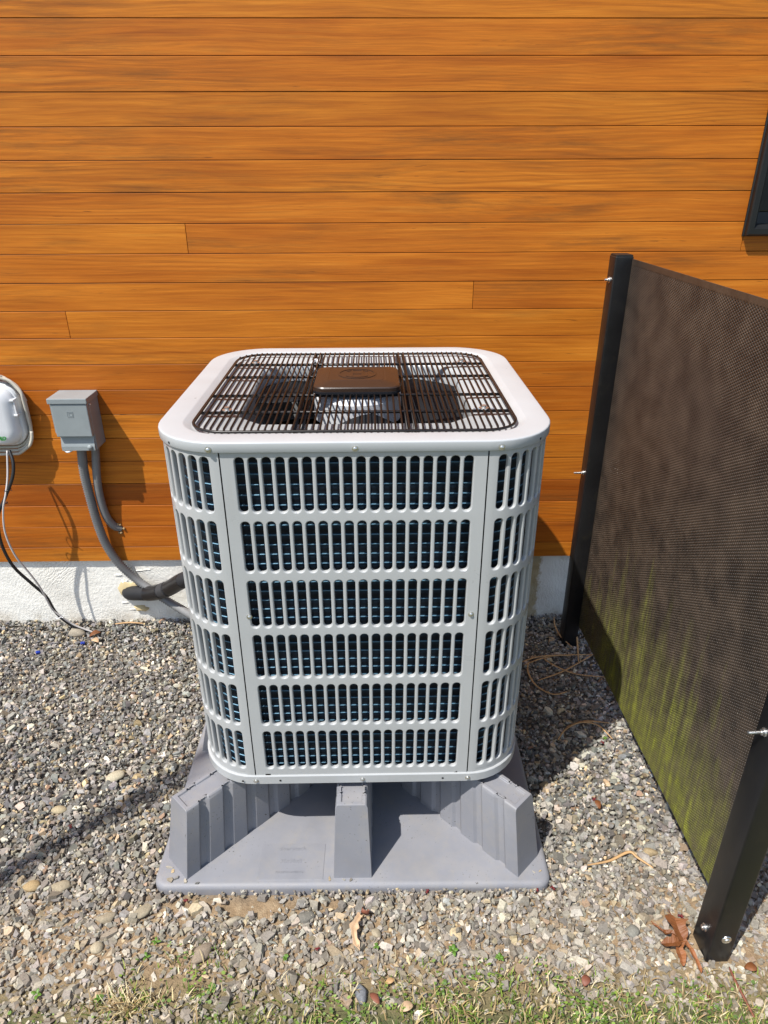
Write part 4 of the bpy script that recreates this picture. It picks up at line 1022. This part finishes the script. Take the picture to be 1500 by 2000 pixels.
# ================================================================== LEAVES, STRAW, TWIGS
def oak_leaf():
    root = empty('oak_leaf', (.668, -.246, .010), 'brown lobed oak leaf lying against the foot of the front post', 'leaf')
    mb = MB()
    def lobe(pts, w):
        P = smooth_path(pts, 5); L = []; n = len(P)
        for i, p in enumerate(P):
            t = i/(n-1); d = (P[min(i+1, n-1)]-P[max(i-1, 0)]).normalized(); s = Vector((-d.y, d.x, 0)).normalized()
            ww = w(t); L.append([p-s*ww+Vector((0,0,ww*.55)), p, p+s*ww+Vector((0,0,ww*.55))])
        mb.loops(L, closed=False)
    jag = lambda t, k, ph: 1 + .22*math.sin(k*t+ph)
    lobe([(.016,-.008,.020), (.010,.010,.032), (.008,.030,.036), (.012,.046,.030), (.018,.054,.020)], lambda t: (.006+.019*math.sin(PI*min(1, t*1.05))**.7)*jag(t, 13, .5)*(1-.5*max(0, t-.8)*5))
    lobe([(.012,-.004,.018), (-.006,.012,.022), (-.020,.018,.013), (-.030,.024,.016), (-.038,.040,.008), (-.047,.052,.010)], lambda t: (.0082-.0060*t)*jag(t, 17, 1))
    lobe([(.012,-.006,.020), (-.008,-.014,.025), (-.024,-.013,.019), (-.042,-.006,.007)], lambda t: (.006+.0085*math.sin(PI*t)**.8)*jag(t, 15, 2)*(1-.9*max(0, t-.85)*6.6))
    lobe([(.004,-.010,.022), (-.004,-.030,.016), (-.002,-.046,.010), (-.006,-.064,.004)], lambda t: (.0125-.0035*t)*jag(t, 12, 1.4)*(1-.9*max(0, t-.85)*6.6))
    lobe([(.014,-.008,.021), (.024,-.028,.020), (.032,-.052,.012), (.034,-.082,.005)], lambda t: (.0068-.0025*t)*jag(t, 16, .3)*(1-.7*max(0, t-.9)*10))
    rr = random.Random(9); mb.v = [(x+rr.uniform(-.0006, .0006), y+rr.uniform(-.0006, .0006), z+rr.uniform(-.0016, .0016)) for x, y, z in mb.v]; root.scale = (.80, .80, .80)
    solid(mb.build('blade', M_oak, root, False), .0004)
    m = MB(); m.tube(smooth_path([(.018,-.006,.023), (.012,.018,.0345), (.008,.040,.0325), (.012,.062,.018), (.014,.088,.006)], 5), .0011, 5); m.build('petiole', M_rust, root, True)
oak_leaf()
def curled_leaf():
    root = empty('curled_leaf', (-.004, -.212, .006), 'curled pale tan leaf with a red brown tip in front of the base', 'leaf')
    P = smooth_path([(.004,.034,.014), (-.004,.020,.016), (-.010,.002,.015), (-.008,-.018,.012), (.002,-.040,.006)], 6); L = []
    n = len(P)
    for i, p in enumerate(P):
        t = i/(n-1); w_ = .0085*math.sin(PI*(.12+.80*t))+.0022*math.sin(17*t)+.0012*math.sin(31*t); d = (P[min(i+1, n-1)]-P[max(i-1, 0)]).normalized(); s = Vector((-d.y, d.x, 0))
        L.append([p-s*w_+Vector((0,0,.005)), p-s*w_*.35+Vector((0,0,-.002)), p+s*w_*.4+Vector((0,0,-.003)), p+s*w_*.9+Vector((0,0,.002+.002*math.sin(23*t)))])
    m = MB(); m.loops(L, closed=False); solid(m.build('blade', M_tan, root, True))
    m = MB(); L = []
    for i in range(12):
        t = i/11; a = t*5.2; r_ = .011-.005*t
        c = Vector((.013+r_*math.cos(a+2.2), .040+r_*.7*math.sin(a+2.2), .014+.006*math.sin(a)))
        L.append([c+Vector((0,.001,-.007)), c+Vector((.002,.0,.0)), c+Vector((.003,.002,.006))])
    m.loops(L, closed=False); solid(m.build('curled_tip', M_rust, root, True))
curled_leaf()
def blade(name, pts, w, mt, label, cat, group, flat=.35):
    m = MB(); P = smooth_path(pts, 7); n = len(P)
    m.tube(P, [w*(1-.55*abs(2*i/(n-1)-1)**2.5) for i in range(n)], 5, scale2=flat); tag(m.build(name, mt, None, True), label, cat, group)
G_ST = 'dry stalks between the machine and the rear post'
ST = [([(.688,.925,.030),(.682,.880,.022),(.690,.830,.014),(.715,.768,.012)], 'dry stalk bending round the left side of the rear post'),
      ([(.742,.846,.060),(.738,.800,.030),(.726,.735,.016),(.716,.690,.010)], 'dry stalk standing up along the right side of the rear post'),
      ([(.520,.690,.012),(.590,.712,.018),(.680,.716,.020),(.775,.716,.020)], 'long dry stalk lying level just in front of the rear post'),
      ([(.530,.676,.012),(.585,.700,.016),(.640,.720,.014),(.700,.722,.012)], 'dry stalk slanting into the level one by the rear post'),
      ([(.560,.600,.010),(.640,.632,.015),(.700,.668,.018),(.770,.712,.024)], 'dry stalk crossing diagonally towards the screen'),
      ([(.600,.706,.016),(.632,.660,.018),(.690,.622,.016),(.778,.600,.020)], 'pale dry stalk curving towards the screen below the crossing'),
      ([(.548,.690,.012),(.536,.640,.014),(.548,.575,.012),(.592,.534,.010),(.640,.545,.010)], 'dry stalk curled into an open loop by the machine'),
      ([(.560,.338,.010),(.590,.372,.018),(.640,.398,.020),(.690,.388,.018),(.720,.340,.010)], 'arched dry stalk lying alone at the shadow edge'),
      ([(.600,.392,.010),(.660,.412,.012),(.730,.398,.016)], 'thin dry stalk behind the lone arched one')]
for p, lab in ST: blade('dry_stalk', p, .0034, M_straw, lab, 'dry stalk', G_ST)
blade('twig', [(.533,-.061,.010),(.588,-.052,.012),(.641,-.031,.014),(.658,-.045,.012),(.686,-.071,.010)], .0038, M_straw, 'pale bent twig on the gravel between the base and the screen', 'twig', 'twigs', .8)
blade('twig', [(.758,-.300,.012),(.756,-.330,.016),(.760,-.370,.014),(.764,-.400,.010)], .0030, M_rust, 'dark red brown twig in the grass right of the front post', 'twig', 'twigs', .8)
blade('twig', [(-.902,.925,.022),(-.850,.930,.024),(-.800,.926,.022)], .0040, M_straw, 'dry twig lying along the foot of the white foundation', 'twig', 'twigs', .7)
def small_leaf(x, y, a, L, w_, mt, label, curl=.35):
    m = MB(); leaf_mesh(m, (0, 0, .004), a, L, w_, curl, z_lift=.003); o = m.build('fallen_leaf', mt, None, True); solid(o); o.location = (x, y, .006); tag(o, label, 'leaf', 'small fallen leaves')
small_leaf(-.975, .868, .5, .042, .014, M_oak, 'brown leaf beside the buff rock at the foundation')
small_leaf(-.960, .850, -.6, .040, .012, M_tan, 'orange tan leaf in front of the brown one at the foundation')
small_leaf(.020, -.335, -.9, .030, .007, M_rust, 'red brown leaf in the grass at bottom centre')
small_leaf(.078, -.368, .3, .030, .010, M_tan, 'tan leaf in the grass at the bottom, right of centre')
small_leaf(.050, -.318, .3, .022, .006, M_straw, 'yellowish leaf in the grass above the tan one')
small_leaf(.790, -.300, -.2, .026, .010, M_oak, 'orange brown leaf right of the front post')
small_leaf(.610, .098, 1.7, .028, .008, M_oak, 'orange brown leaf on the gravel between the base and the screen')
small_leaf(.45, -.33, 1.0, .024, .009, M_rust, 'dull red brown leaf in the grass at the bottom right')
RED_L = ['tiny crimson bud in the dark shadow band at the left', 'tiny crimson bud at the right front corner of the grey base', 'tiny crimson bud in front of the base, second from its right corner', 'tiny crimson bud in front of the base, right of the middle leg', 'tiny crimson bud in front of the left corner leg', 'tiny crimson bud left of the curled dry leaf', 'tiny crimson bud near the lone arched stalk by the screen', 'tiny crimson bud behind the orange brown leaf on the gravel', 'tiny crimson bud in the turf below the front post', 'tiny crimson bud above the oak leaf by the front post']
RED = [(-.731,.071),(.438,-.117),(.398,-.121),(.152,-.121),(-.396,-.134),(-.092,-.243),(.686,.328),(.605,.128),(.689,-.357),(.703,-.190)]
for k, (x, y) in enumerate(RED):
    rr = random.Random(k); m = MB()
    for i in range(5):
        a = rr.uniform(0, 6.28); m.tube([(0, 0, 0), (.003*math.cos(a), .003*math.sin(a), .003), (.007*math.cos(a), .007*math.sin(a), .002)], [.0012, .0018, .0008], 5)
    o = m.build('red_bud', M_red, None, True); o.location = (x, y, .009); tag(o, RED_L[k], 'bud', 'crimson buds on the ground')
for x, y, lab in ((-.986, .831, 'blue plastic chip on the gravel near the buff rock'), (-1.12, .782, 'blue plastic chip on the gravel at the far left')):
    m = MB(); m.loops([ringpath(.007, .005, .002, 0, 2), ringpath(.007, .005, .002, .006, 2), ringpath(.005, .003, .0015, .008, 2)], True, True)
    o = m.build('plastic_chip', M_blue); o.location = (x, y, .006); o.rotation_euler = (.3, .2, .5); tag(o, lab, 'plastic chip', 'blue plastic chips')

# a slim bare tree on the lawn, left of the camera: its crown throws the soft band across the gravel
def tree():
    base = (-2.63, -1.69, 0); root = empty('slim_tree', base, 'slim bare young tree on the lawn to the left', 'tree')
    rr = random.Random(3)
    m = MB(); P = smooth_path([(0, 0, -.05), (.02, .01, 1.2), (-.01, .0, 2.6), (.01, .012, 3.9), (.0, .0, 5.0)], 8); n = len(P)
    m.tube(P, [.055-.037*i/(n-1) for i in range(n)], 8); tr = m.build('trunk', M_bark, root, True)
    for k in range(26):
        z = rr.uniform(2.6, 4.9); a = rr.choice([.74, .74+PI])+rr.uniform(-.5, .5); L = rr.uniform(.10, .30)
        m = MB(); m.tube([(0, 0, z), (L*.4*math.cos(a), L*.4*math.sin(a), z+L*.7), (L*.6*math.cos(a), L*.6*math.sin(a), z+L*1.5)], [.010, .007, .003], 5); m.build('branch', M_bark, root, True)
tree()
